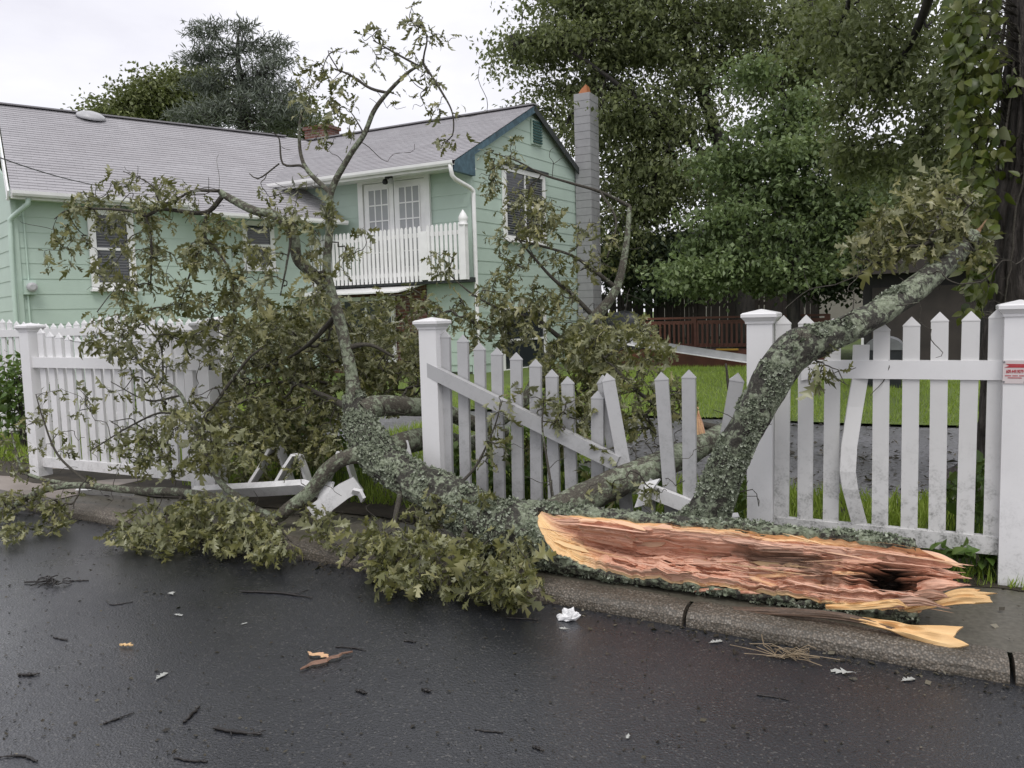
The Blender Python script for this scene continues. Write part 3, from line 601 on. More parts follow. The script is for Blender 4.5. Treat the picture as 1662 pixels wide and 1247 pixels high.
# middle panel, sagging and torn
ra, rb = PY(693, 598, YF-.03), PY(1003, 752, YF-.1)
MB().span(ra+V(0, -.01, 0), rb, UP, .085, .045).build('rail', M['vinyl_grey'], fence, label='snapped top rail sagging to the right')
grey_mat = M['vinyl_grey']
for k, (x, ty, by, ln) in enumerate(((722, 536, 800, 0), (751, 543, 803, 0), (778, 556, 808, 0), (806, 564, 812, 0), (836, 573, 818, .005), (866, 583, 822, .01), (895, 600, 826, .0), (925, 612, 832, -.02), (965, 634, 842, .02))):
    pt, pb_ = PY(x, ty, YF-.005*k), PY(x+5, by, YF-.004*k); picket(fence, pb_[0], YF-.004*k, .1, pt[2], grey_mat, math.atan2(pt[0]-pb_[0], pt[2]-pb_[2])*.9+ln)
def free_picket(a, b, yaw=0., mat=grey_mat):                         # a foot, b tip
    t = unit(b-a); x = unit(np.cross(V(0, 1, 0), t)); x = x*math.cos(yaw)+np.cross(t, x)*math.sin(yaw); y = np.cross(t, x)
    return put('picket', picket_mesh(float(np.linalg.norm(b-a)), mat), fence, mat4(a, x, y, t))
free_picket(PY(1015, 770, YF-.08), PY(985, 606, YF-.06), .5)
free_picket(PY(1000, 760, YF-.02), PY(978, 610, YF+.0), -.2)
free_picket(PY(1020, 858, YF-.03), PY(1012, 775, YF-.03), .1)
free_picket(PY(1092, 858, YF-.02), PY(1073, 604, YF-.03), .1); free_picket(PY(1120, 815, YF-.03), PY(1118, 599, YF-.03), -.05)
free_picket(PY(1160, 820, YF-.0), PY(1198, 606, YF-.02), .25); free_picket(PY(1052, 856, YF-.05), PY(1054, 775, YF-.05), 0)
MB().span(PY(1038, 790, YF-.09), PY(1135, 828, YF-.05), UP, .075, .045).build('rail', M['vinyl'], fence, label='stub of broken top rail hanging low')
strip(fence, 'picket', [PY(1062, 780, YF-.14), PY(1048, 800, YF-.17), PY(1040, 822, YF-.19)], V(1, .1, .3), .07, .02, M['vinyl'], 'picket end hanging upside down')
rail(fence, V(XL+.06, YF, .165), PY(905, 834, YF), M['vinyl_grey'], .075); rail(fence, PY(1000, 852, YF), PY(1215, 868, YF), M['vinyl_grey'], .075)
MB().box(PY(1192, 845, YF-.1), (.022, .045, .03), (unit(V(1, .3, .1)), unit(V(-.3, 1, 0)), UP)).build('rail_end', M['vinyl'], fence)
# the gate left of the gap
gate = thing('picket_gate', 'white scalloped picket gate panel under the leafy boughs, left of the gap', 'gate', (-6, 4.36, ZP)); YG = 4.36
XA, XB = PY(54, 600, YG)[0], PY(339, 600, YG)[0]
post(gate, XA, YG, ZP-.03, PY(60, 524, YG)[2], M['vinyl']); pB = post(gate, XB, YG, ZP-.03, PY(336, 519, YG)[2], M['vinyl'])
lc = PY(339, 591, YG-.066); MB().box(lc+V(.02, -.0, 0), (.018, .006, .045)).build('latch', M['plastic_dark'], pB)
MB().box(V(PY(312, 600, YG)[0], YG, .7), (.045, .04, .64)).build('stile', M['vinyl'], gate)
zg = PY(58, 588, YG)[2]; rail(gate, V(XA+.05, YG-.02, zg), V(XB-.07, YG-.02, PY(300, 591, YG)[2]), M['vinyl'], .09, .05); rail(gate, V(XA+.05, YG, .2), V(XB-.07, YG, .2), M['vinyl'], .085)
n = 15
for k in range(n):
    u = k/(n-1); x = XA+.15+(XB-.3-XA-.15)*u; picket(gate, x, YG, .2, 1.375-.09*math.sin(math.pi*u), M['vinyl'])
back = thing('picket_fence', 'taller white picket fence standing behind the gate, before the house', 'fence', (-8, 5.7, ZP)); YK = 5.7
xk0, xk1 = PY(-60, 530, YK)[0], PY(352, 530, YK)[0]
k = 0; xx = xk0
while xx < xk1:
    tz = PY(px(V(xx, YK, 1.5))[0], 514-.6*0, YK)[2]; u = ((xx+7.6) % 2.2)/2.2; picket(back, xx, YK, .15, 1.43+.09*abs(2*u-1)**1.5, M['vinyl']); xx += .135
for zz in (1.33, .4): rail(back, V(xk0, YK, zz), V(xk1, YK, zz), M['vinyl'], .085)
post(back, PY(362, 540, YK)[0], YK, .05, 1.45, M['vinyl'], .13)
# smashed pieces lying in the gap
def debris(label, *strips):
    t = thing('broken_fence_piece', label, 'fence piece', strips[0][0][0], 'smashed vinyl pieces in the fence gap')
    for i, (pts, wd_, ww, th) in enumerate(strips): strip(t, 'board', pts, wd_, ww*1.25, th, M['vinyl'])
B = lambda x, y, Y: PY(x, y, Y)
debris('white rail folded into the tallest inverted V, leftmost of the smashed pieces', ([B(404, 792, 4.05), B(427, 756, 4.1), B(444, 724, 4.15), B(452, 723, 4.17), B(464, 756, 4.25), B(474, 790, 4.3)], V(.35, -.9, .1), .1, .018))
debris('white picket folded into a smaller inverted V with a torn tip', ([B(450, 784, 4.0), B(466, 756, 4.03), B(478, 738, 4.06), B(486, 740, 4.09), B(496, 766, 4.13), B(504, 792, 4.16)], V(.35, -.9, .1), .085, .018))
debris('slotted white rail lying flat in front of the folded pieces', ([B(318, 800, 3.98), B(366, 797, 3.98), B(430, 794, 3.97), B(494, 790, 3.97), B(528, 800, 3.95)], V(.1, -.6, .75), .075, .05))
debris('bent white piece standing half behind the mossy trunk', ([B(528, 790, 4.15), B(541, 760, 4.2), B(552, 733, 4.24), B(560, 732, 4.27), B(568, 756, 4.3), B(578, 790, 4.34)], V(.35, -.9, .1), .085, .018))
debris('thick white picket end pointing down at the kerb', ([B(507, 834, 3.85), B(530, 818, 3.9), B(558, 797, 3.97), B(582, 785, 4.02)], V(-.45, -.3, .8), .085, .03))
debris('short white offcut crossing under the pointed picket end', ([B(524, 812, 3.9), B(530, 796, 3.92), B(534, 783, 3.95)], V(1, .1, .1), .06, .02), ([B(590, 812, 3.98), B(584, 800, 3.98), B(572, 797, 3.98)], V(.6, -.5, .5), .06, .02))
debris('curled white picket scrap between the trunk and the tall post', ([B(632, 716, 4.3), B(636, 735, 4.28), B(645, 752, 4.27)], V(1, .3, 0), .07, .015), ([B(650, 716, 4.33), B(655, 735, 4.34), B(661, 757, 4.36)], V(.6, .8, 0), .08, .015))
debris('white rail tip poking out of the leaves at far left', ([B(128, 797, 4.0), B(160, 796, 4.0), B(215, 798, 3.98)], V(.1, -.6, .75), .05, .04))
# company plate on the right hand post
sp = PY(1647, 604, YF-.0665); sg = thing('fence_sign', 'small white plate with red print screwed to the rightmost post', 'sign', sp)
sw, sh = .093, .105; MB().box(sp, (sw/2, .002, sh/2)).build('plate', M['plate'], sg)
for dx in (-.042, .04):
    for dz in (-.045, .045): MB().tube([sp+V(dx, -.002, dz), sp+V(dx, -.005, dz)], .0045, 8).build('screw', M['screw'], sg)
MB().prism([sp+V(-.038, -.0028, .037), sp+V(.038, -.0028, .036), sp+V(.041, -.0028, .03), sp+V(-.022, -.0028, .029)], V(0, -.0006, 0)).prism([sp+V(-.022, -.0028, .0285), sp+V(.041, -.0028, .0295), sp+V(.041, -.0028, .02), sp+V(-.041, -.0028, .02)], V(0, -.0006, 0)).build('arrow_logo', M['red'], sg)
def text(s_, c, size, mat, par):
    cu = bpy.data.curves.new('lettering', 'FONT'); cu.body = s_; cu.size = size; cu.align_x = 'CENTER'; cu.align_y = 'CENTER'; cu.extrude = .0003; cu.offset = size*.025
    o = bpy.data.objects.new('tmp', cu); COL.objects.link(o); bpy.context.view_layer.update(); me = bpy.data.meshes.new_from_object(o.evaluated_get(bpy.context.evaluated_depsgraph_get()))
    bpy.data.objects.remove(o); me.name = 'lettering'; me.materials.clear(); me.materials.append(mat)
    return put('lettering', me, par, Matrix.Translation(Vector(c)) @ Matrix.Rotation(math.pi/2, 4, 'X') @ Matrix.Diagonal((.92, 1.6, 1, 1)))
text('609.449.9079', sp+V(0, -.0032, .002), .0135, M['red'], sg)
m = MB()
for row, (zz, segs) in enumerate(((-.017, [(-.038, -.014), (-.009, .012), (.017, .039)]), (-.0265, [(-.027, .027)]))):
    for a, b in segs: m.box(sp+V((a+b)/2, -.003, zz), ((b-a)/2, .0004, .0018))
m.build('small_print', M['red'], sg)

# ================================================================== back of the garden
deck = thing('deck', 'low red brown timber deck with baluster railing beyond the lawn', 'deck', PZ(1130, 590, .1)); YD = 19.2
xa, xb = PY(1040, 540, YD)[0], PY(1345, 540, YD)[0]; zt_ = PY(1045, 518, YD)[2]; zd = .42
MB().box(V((xa+xb)/2-.2, YD-.62, zd-.2), ((xb-xa)/2+.3, .02, .2)).build('skirt', M['deck'], deck)
for k in range(7): MB().box(V((xa+xb)/2-.2, YD-.6+.1*k+.05, zd+.002), ((xb-xa)/2+.3, .045, .015)).build('deck_board', M['deck'], deck)
for zz, ww in ((zt_, .05), (zt_-.11, .09), (zd+.1, .08)): MB().span(V(xa, YD, zz), V(xb, YD, zz), UP, ww, .09 if ww < .06 else .04).build('rail', M['deck'], deck)
xx = xa+.05; me = MB().box((0, 0, (zt_-.13-zd-.1)/2), (.024, .02, (zt_-.1-zd-.12)/2)).mesh('baluster', M['deck'])
while xx < xb: put('baluster', me, deck, Matrix.Translation((xx, YD-.03, zd+.1))); xx += .115
for x in (1043, 1127, 1240, 1343): MB().box(V(PY(x, 540, YD)[0], YD, (zt_+zd)/2), (.06, .05, (zt_-zd)/2+.02)).build('post', M['deck'], deck)
grill = thing('covered_grill', 'barbecue under a black fitted cover at the left end of the deck', 'grill', V(xa-.55, YD-.1, .43))
gc = V(PY(1014, 530, YD-.1)[0], YD-.1, .43); prof = [(.5, 0), (.49, .3), (.47, .55), (.46, .68), (.42, .8), (.3, .9), (.15, .95), (.001, .97)]
m = MB(); nn_ = 40; v = []
for r, zz in prof:
    for t in np.linspace(0, 2*np.pi, nn_, endpoint=False):
        sx = abs(math.cos(t))**.55*math.copysign(1, math.cos(t)); sy = abs(math.sin(t))**.55*math.copysign(1, math.sin(t)); f = 1+.03*math.sin(t*9+zz*3)*(1 if zz < .7 else .4)
        v.append((gc[0]+r*sx*f, gc[1]+.62*r*sy*f, gc[2]+zz))
m.add(v, quad=[(i*nn_+j, i*nn_+(j+1) % nn_, (i+1)*nn_+(j+1) % nn_, (i+1)*nn_+j) for i in range(len(prof)-1) for j in range(nn_)]); m.build('cover', M['cover'], grill, smooth=True)
MB().box(gc+V(0, 0, -.19), (.5, .3, .19)).build('plinth', M['dark_wall'], grill)
bm = thing('metal_channel', 'long pale metal channel fallen slantwise across the front of the deck', 'metal beam', PZ(1180, 590, .1))
a, b = PD(985, 549, 18.6), PD(1222, 584, 17.6)
MB().span(a, b, UP, .14, .02).build('web', M['metal'], bm); MB().span(a+V(0, -.06, -.075), b+V(0, -.06, -.075), UP, .02, .13).build('flange', M['white_paint'], bm); MB().span(a+V(0, .05, .075), b+V(0, .05, .075), UP, .02, .12).build('flange', M['metal'], bm)
MB().span(b+V(.0, 0, -.07), b+V(.02, .02, -b[2]+.1), V(1, 0, 0), .05, .03).build('leg', M['metal'], bm)
yb = V(PY(1180, 574, YD-.7)[0], YD-.68, zd+.03); M['yellow'] = m_plain('yellow_paint', (.5, .3, .04), .5)
tag(MB().box(yb, (.25, .04, .02)).build('yellow_plank', M['yellow']), 'short yellow plank lying on the deck edge', 'plank')
stock = thing('stockade_fence', 'dark weathered stockade fence with pointed boards behind the deck', 'fence', (-6, 24.5, .05)); YS = 24.5
xa, xb = PY(955, 500, YS)[0], PY(1330, 500, YS)[0]; xx = xa; ms_ = []
for h in (1.92, 1.97, 2.02, 1.95):
    m = MB(); m.prism([V(-.06, 0, 0), V(.06, 0, 0), V(.06, 0, h-.12), V(0, 0, h), V(-.06, 0, h-.12)], V(0, .025, 0)); ms_.append(m.mesh('board', M['stockade']))
while xx < xb: put('board', ms_[int(rng.integers(4))], stock, Matrix.Translation((xx, YS+rng.normal()*.006, .05)) @ Matrix.Rotation(rng.normal()*.012, 4, 'Y')); xx += .13
for zz in (.5, 1.5): MB().span(V(xa, YS+.06, zz), V(xb, YS+.06, zz), UP, .09, .04).build('rail', M['stockade'], stock)
nh = thing('house', 'beige neighbouring house glimpsed between the dark tree trunks', 'house', (-2, 34, .05)); YN = 34
xa, xb = PY(1075, 480, YN)[0], PY(1420, 480, YN)[0]; zt_ = 3.1
MB().box(V((xa+xb)/2, YN+3, zt_/2), ((xb-xa)/2, 3, zt_/2)).build('wall', M['neighbour'], nh)
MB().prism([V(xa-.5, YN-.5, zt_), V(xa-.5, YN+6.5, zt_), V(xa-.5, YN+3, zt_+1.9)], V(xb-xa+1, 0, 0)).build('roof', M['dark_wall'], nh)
for x in (1179, 1300):
    c = PY(x, 462, YN); wf = MB().box(V(c[0], YN-.03, 2.35), (.32, .04, .42)).build('window', M['white_paint'], nh); MB().box(V(c[0], YN-.075, 2.35), (.24, .008, .34)).build('pane', M['curtain'], wf)
gar = thing('garage', 'low garage with shallow roof, coloured near black for the shade behind the right hand pickets', 'garage', (3, 17, .05)); YA = 17.
xa, xb = PY(1400, 520, YA)[0], PY(1720, 520, YA)[0]
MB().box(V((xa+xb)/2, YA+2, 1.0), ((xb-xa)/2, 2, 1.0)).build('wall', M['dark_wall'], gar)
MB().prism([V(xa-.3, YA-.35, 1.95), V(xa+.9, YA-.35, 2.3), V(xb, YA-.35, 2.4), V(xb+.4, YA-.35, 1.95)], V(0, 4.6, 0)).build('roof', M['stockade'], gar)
c = PY(1500, 540, YA); dg = MB().box(V(c[0], YA-.02, .85), (.9, .03, .85)).build('door', M['stockade'], gar); MB().box(V(c[0]+.7, YA-.07, .85), (.02, .02, .06)).build('handle', M['metal'], dg)
bx_ = thing('storage_box', 'black storage box with rounded grey lid seen between the right hand pickets', 'box', PZ(1430, 640, .1)); YX = 13.5
a, b = PY(1403, 590, YX), PY(1466, 548, YX); bw = (b[0]-a[0])/2; bcx = (a[0]+b[0])/2; zl_ = PY(1430, 569, YX)[2]
MB().box(V(bcx, YX+.35, (zl_+.1)/2), (bw-.02, .33, (zl_-.1)/2)).build('body', M['cover'], bx_)
M['grey_cover'] = m_plain('grey_tarp', (.16, .165, .17), .45, .25, 8)
m = MB(); tt = np.linspace(0, math.pi, 15); P_ = [V(bcx-bw*math.cos(t), YX, zl_+.005+(b[2]-zl_)*math.sin(t)**.8) for t in tt]; m.prism(P_, V(0, .7, 0)); m.build('lid', M['grey_cover'], bx_)
MB().box(V(bcx-bw-.03, YX-.02, (b[2]+.08)/2), (.018, .018, (b[2]-.08)/2)).build('post', M['white_paint'], bx_)
# ================================================================== plants: shared growth and leaf scattering
def oak_leaf(curl, fold, bend, seed, wide=1.):
    r = np.random.default_rng(seed)
    ts = [0, .14, .27, .36, .48, .58, .7, .8, .9, 1.]; ws = [.012, .02, .19, .07, .35, .085, .36, .1, .19, 0.]
    mid = np.array([[0, t, 0] for t in ts]); v = [mid]
    for s in (-1, 1):
        e = []
        for t, w_ in zip(ts, ws):
            w_ = w_*(1+r.normal()*.2)*wide; e.append([s*w_, t+(.13 if w_ > .1 else .0)*(.5+.6*r.random()), 0])
        v.append(np.array(e))
    v = np.vstack(v); n = len(ts)
    v[:, 2] += fold*np.abs(v[:, 0])-curl*(v[:, 1]-.3)**2+bend*v[:, 0]*v[:, 1]+.06*np.sin(v[:, 1]*8+v[:, 0]*7+seed)-.9*max(curl, .2)*v[:, 0]**2
    q = [(i, n+i, n+i+1, i+1)[::-1] for i in range(n-1)]+[(i, i+1, 2*n+i+1, 2*n+i)[::-1] for i in range(n-1)]
    return v, np.zeros((0, 3), int), np.array(q)
def ovate_leaf(curl, fold, wide=.32):
    ts = [0, .12, .35, .65, 1.]; ws = [0, wide*.75, wide, wide*.7, 0]
    v = np.array([[0, t, 0] for t in ts]+[[-w_, t, 0] for t, w_ in zip(ts, ws)]+[[w_, t, 0] for t, w_ in zip(ts, ws)], float)
    v[:, 2] += fold*np.abs(v[:, 0])-curl*(v[:, 1]-.2)**2; n = 5
    return v, np.zeros((0, 3), int), np.array([(i+1, n+i+1, n+i, i) for i in range(4)]+[(2*n+i, 2*n+i+1, i+1, i) for i in range(4)])
def small_leaf(wide, curl):
    v = np.array([[0, 0, 0], [-wide, .45, .05], [0, 1, -curl], [wide, .45, .05]], float); return v, np.array([(0, 2, 1), (0, 3, 2)]), np.zeros((0, 4), int)
def blade(): return np.array([[-.06, 0, 0], [.06, 0, 0], [.0, 1, .25]], float), np.array([(0, 1, 2)]), np.zeros((0, 4), int)
OAK = [oak_leaf(.35, .3, .1, 1, .8), oak_leaf(.2, .9, -.3, 2, .65), oak_leaf(.9, .1, .5, 3, .85), oak_leaf(-.5, .5, 0, 4, .6), oak_leaf(.7, 1.3, -.2, 5, .65), oak_leaf(1.4, .4, .4, 6, .7), oak_leaf(.5, -.7, .6, 7, .65), oak_leaf(1.0, -.3, -.7, 8, .55)]
OVATE = [ovate_leaf(.3, .2), ovate_leaf(.6, .3, .38), ovate_leaf(.1, .4, .28)]
NARROW = [small_leaf(.16, .15), small_leaf(.2, -.1), small_leaf(.13, .3)]
BROAD = [small_leaf(.32, .15), small_leaf(.36, -.1), small_leaf(.28, .3)]
NEEDLE = [small_leaf(.07, .1), small_leaf(.09, .0)]
BLADE = [blade()]
def leaf_frames(axis, normal):
    a = unit(axis); s = unit(np.cross(a, normal)); return s, a, np.cross(s, a)
def scatter(mb, variants, pos, axis, normal, size, rnd):
    if not len(pos): return
    s, a, n = leaf_frames(axis, normal); k = rng.integers(len(variants), size=len(pos))
    for i, (v, t, q) in enumerate(variants):
        m_ = k == i
        if not m_.any(): continue
        P = pos[m_][:, None]+size[m_][:, None, None]*(v[None, :, 0:1]*s[m_][:, None]+v[None, :, 1:2]*a[m_][:, None]+v[None, :, 2:3]*n[m_][:, None])
        off = (np.arange(m_.sum())*len(v))[:, None, None]
        mb.add(P.reshape(-1, 3), tri=(t[None]+off).reshape(-1, 3) if len(t) else None, quad=(q[None]+off).reshape(-1, 4) if len(q) else None, rnd=np.repeat(rnd[m_], len(v)))
def grow(seeds, srad, targets, sag=.06, r0=.0022, p=.42, wob=.12, rmax=1.):
    """joins every target to the nearest wood already there; returns tube paths, radii, and each target's end direction"""
    seeds = np.asarray(seeds, float); targets = np.asarray(targets, float)
    d = np.array([((seeds-t)**2).sum(1).min() for t in targets]); order = np.argsort(d)
    cap = len(seeds)+len(targets)*3+1; N = np.zeros((cap, 3)); N[:len(seeds)] = seeds; n = len(seeds); par = np.full(cap, -1); own = np.full(cap, -1); paths = []; ends = np.zeros_like(targets)
    for oi in order:
        t = targets[oi]; i = int(((N[:n]-t)**2).sum(1).argmin()); a = N[i]; L = np.linalg.norm(t-a)
        w_ = rng.normal(size=(2, 3))*L*wob; p1 = a+(t-a)*.33+w_[0]+UP*sag*L; p2 = a+(t-a)*.7+w_[1]+UP*sag*L
        ends[oi] = unit(t-p2); paths.append([i, a, p1, p2, t, n]); own[n:n+3] = len(paths)-1
        N[n], N[n+1], N[n+2] = p1, p2, t; n += 3
    cnt = np.ones(len(paths))
    for k in range(len(paths)-1, -1, -1):
        o = own[paths[k][0]]
        if o >= 0: cnt[o] += cnt[k]
    res = []
    for k, (i, a, p1, p2, t, _) in enumerate(paths):
        r = r0*cnt[k]**p
        lim = srad[i]*.8 if i < len(seeds) else rmax
        r = min(r, lim, rmax); res.append((np.array([a, p1, p2, t]), np.array([r, r*.9, r*.8, max(r*.55, r0*.7)])))
    return res, ends
def rand_dir(n): return unit(rng.normal(size=(n, 3)))

# ================================================================== the fallen oak
NS = 330
tk = [(1560, 948, 3.70, .135), (1480, 942, 3.70, .155), (1400, 938, 3.70, .158), (1250, 929, 3.70, .16), (1100, 918, 3.70, .162), (980, 903, 3.72, .166), (880, 890, 3.75, .165), (800, 856, 3.80, .145), (730, 811, 3.88, .125), (670, 780, 3.97, .112), (625, 750, 4.05, .112), (600, 718, 4.12, .112), (586, 690, 4.18, .1), (578, 662, 4.22, .078), (573, 640, 4.24, .06)]
tkp = smooth_path([[*PY(x, y, Y), r] for x, y, Y, r in tk], NS); TC, TR = tkp[:, :3], tkp[:, 3]
low = TC[:, 2]-TR*.98; TC[:, 2] += np.where(low < ZP, np.minimum(ZP-low, .06), 0)
TX = np.array([px(c)[0] for c in TC])
oak = thing('fallen_tree', 'fallen oak with lichened trunk and splintered pink wood lying along the kerb', 'tree', (TC[60][0], TC[60][1], ZP))
TT = unit(np.gradient(TC, axis=0)); N0 = V(0, -.88, .47); TN = unit(N0-(TT@N0)[:, None]*TT); TS = np.cross(TT, TN)
TS = np.where((TS@V(0, .47, .88))[:, None] < 0, -TS, TS)
D2R = math.pi/180
nz = fbm(np.stack([TX*.03, TX*0+3, TX*0], 1), 3)
tha = np.interp(TX, [870, 884, 930, 1050, 1300, 1480, 1600], [44, 42, 40, 40, 46, 50, 50])*D2R+nz*.07+.14*fbm(np.stack([TX*.045, TX*0+6, TX*0], 1), 4)
thb = np.interp(TX, [870, 882, 893, 912, 945, 1000, 1070, 1300, 1600], [44, 40, 12, -16, -42, -58, -68, -74, -78])*D2R-nz*.06+.12*fbm(np.stack([TX*.09, TX*0+9, TX*0], 1), 2)*np.clip((TX-885)/60, 0, 1)+.24*fbm(np.stack([TX*.06, TX*0+2, TX*0], 1), 4)*np.clip((TX-885)/30, 0, 1)
closed = TX < 881
thb = np.where(closed, tha-1e-3, np.minimum(thb, tha-1e-3))
# bark shell
NA = 110; ib = np.where(TX < 1492)[0]; v = []; rn = []
ang = tha[ib][:, None]+(2*np.pi-(tha-thb)[ib])[:, None]*np.linspace(0, 1, NA)[None]
dirs = np.cos(ang)[..., None]*TN[ib][:, None]+np.sin(ang)[..., None]*TS[ib][:, None]
sarc = np.cumsum(np.concatenate([[0], np.linalg.norm(np.diff(TC, axis=0), axis=1)]))[ib]
q3 = np.stack([sarc[:, None]*7+0*ang, np.cos(ang)*TR[ib][:, None]*26, np.sin(ang)*TR[ib][:, None]*26], -1)
disp = .02*(1-np.abs(fbm(q3, 3))*2.2)+.012*fbm(q3*3.1+7, 3)+.008*np.abs(vnoise(q3*9))
mid = np.linspace(0, 1, NA)[None]; edge = np.minimum(mid, 1-mid); op = np.where(closed[ib], 0, 1)[:, None]
rr = TR[ib][:, None]+disp+.03*fbm(q3*.12+2, 2)
P = TC[ib][:, None]+dirs*rr[..., None]
P[..., 2] = np.maximum(P[..., 2], ZP+.002)
n0 = len(ib); m = MB(); lip = P[:, [0, -1]]-dirs[:, [0, -1]]*.022                          # torn bark has a thickness
Pf = np.concatenate([lip[:, :1], P, lip[:, 1:]], 1); na = NA+2
i = np.arange(n0-1)[:, None]*na; j = np.arange(na-1)[None]
m.add(Pf.reshape(-1, 3), quad=np.stack([i+j, i+j+1, i+na+j+1, i+na+j], -1).reshape(-1, 4)); m.build('trunk', M['lichen_bark'], oak, smooth=True)
# torn face
iw = np.where(TX > 884)[0]; NVv = 90; NU = 420; vv = np.linspace(0, 1, NVv)
smax = sarc_all = np.cumsum(np.concatenate([[0], np.linalg.norm(np.diff(TC, axis=0), axis=1)]))
s_in = smax[iw[-1]]
def wood_point(s, v_):
    f = lambda A: np.stack([np.interp(s, smax, A[:, k]) for k in range(3)], -1)
    c, N_, S_ = f(TC), unit(f(TN)), unit(f(TS)); r = np.interp(s, smax, TR)*.985; a, b = np.interp(s, smax, tha), np.interp(s, smax, thb)
    A = c+r[..., None]*(np.cos(a)[..., None]*N_+np.sin(a)[..., None]*S_); Bp = c+r[..., None]*(np.cos(b)[..., None]*N_+np.sin(b)[..., None]*S_)
    return A+(Bp-A)*v_[..., None], N_, np.interp(s, smax, TX), np.linalg.norm(Bp-A, axis=-1)
send = .02+.10*np.abs(vnoise(np.stack([vv*7.3, vv*0+1, vv*0], 1)))+.16*np.clip(np.abs(vv-.42)*1.6-.1, 0, 1)+.05*np.abs(vnoise(np.stack([vv*23, vv*0+4, vv*0], 1)))-.06
u = np.linspace(0, 1, NU)[:, None]; S = send[None]+(s_in-send[None])*(u**1.0); Vg = np.broadcast_to(vv[None], S.shape)
P, N_, X_px, chord = wood_point(S, Vg); cw_ = chord/.32
def plates(S, Vg, fs, fv, seed, steps):
    n_ = fbm(np.stack([S*fs+.25*vnoise(np.stack([S*3, Vg*4, S*0+seed], -1)), Vg*fv, S*0+seed], -1), 3); return np.floor((n_+1)*steps)/steps-1, n_
st1, c1 = plates(S, Vg, 1.5, 5.6, 3.1, 3.2); st2, c2 = plates(S, Vg, 1.6, 16, 8.4, 4); st3, c3 = plates(S, Vg, 3., 34, 5.7, 3)
fib = vnoise(np.stack([S*5, Vg*75, S*0], -1)); fib2 = vnoise(np.stack([S*14, Vg*120, S*0+5], -1))
trough = np.exp(-((Vg-(.46+.06*np.sin(S*5)))/.1)**4)
edge = np.clip(np.minimum(Vg, 1-Vg)*9, 0, 1)
h = (-.04*np.sin(np.pi*Vg)**.8*np.clip(cw_, 0, 1)-.03*trough*np.clip((X_px-950)/60, 0, 1)*np.clip((1300-X_px)/80, .35, 1)+.11*(st1+.18)*edge*np.clip((X_px-915-60*(Vg-.3))/60, 0, 1)+.024*(st2+.1)*edge*np.clip((X_px-900)/80, .2, 1)+.006*st3*edge+.0025*fib+.0014*fib2)*np.clip((X_px-884)/50, .05, 1)
ew = np.clip((X_px-890)/100, 0, 1)
holex = np.exp(-(((X_px-1446+40*c2+26*fib2)/46)**2+((Vg-.52+.16*c1)/.22)**2)**1.5); h -= .16*holex
h -= .03*np.exp(-(((X_px-1330)/20)**2+((Vg-.66)/.06)**2)); h += .05*((X_px > 945+40*Vg) & (X_px < 1048-30*Vg) & (Vg > .24+.04*c2) & (Vg < .46+.03*c2)); h += .03*((X_px > 1075) & (X_px < 1135+50*c2) & (Vg > .68) & (Vg < .88))
P = P+N_*h[..., None]
P[..., 2] = np.maximum(P[..., 2], ZP+.004)
cream, salm, pink, brown, black = V(.86, .6, .3), V(.66, .365, .25), V(.78, .49, .36), V(.14, .085, .055), V(.012, .008, .006)
sap = np.clip((np.abs(Vg-.5)*2-.8+.22*c2)*5, 0, 1); sap = np.maximum(sap, np.clip((1000-X_px)/55-3.1*np.clip(.62-Vg, 0, 1)*1.2+.6*c1, 0, 1)*np.clip(Vg*6, 0, 1)*.95)
col = salm+(pink-salm)*np.clip(.5+.7*c2+.6*st1+.4*st3, 0, 1)[..., None]; col = col+(cream-col)*sap[..., None]
rot = np.clip(7*(.66*np.exp(-((X_px-1255)/95)**2-((Vg-.4)/.2)**2)+.4*np.exp(-((X_px-1360)/70)**2-((Vg-.62)/.11)**2)+.5*fbm(np.stack([S*16, Vg*9, S*0+2], -1), 3)-.32), 0, 1); rot *= np.clip(1-np.abs(X_px-1290)/180, 0, 1)**.5
col = col+(brown-col)*(rot*.9)[..., None]; col = col+(black-col)*np.clip(holex*1.7-.25, 0, 1)[..., None]
crack_shade = np.clip((-fib-.6)*4, 0, 1)*.4; col = col*(1-crack_shade[..., None]*V(.4, .6, .7))  # shade in the low fibre grooves, darkened in the vertex colour
i = np.arange(NU-1)[:, None]*NVv; j = np.arange(NVv-1)[None]; m = MB()
m.add(P.reshape(-1, 3), quad=np.stack([i+j, i+j+1, i+NVv+j+1, i+NVv+j], -1).reshape(-1, 4)[:, ::-1], col=col.reshape(-1, 3)); m.build('torn_wood', M['torn'], oak, label='splintered pink and cream heartwood with a black rotted hollow')
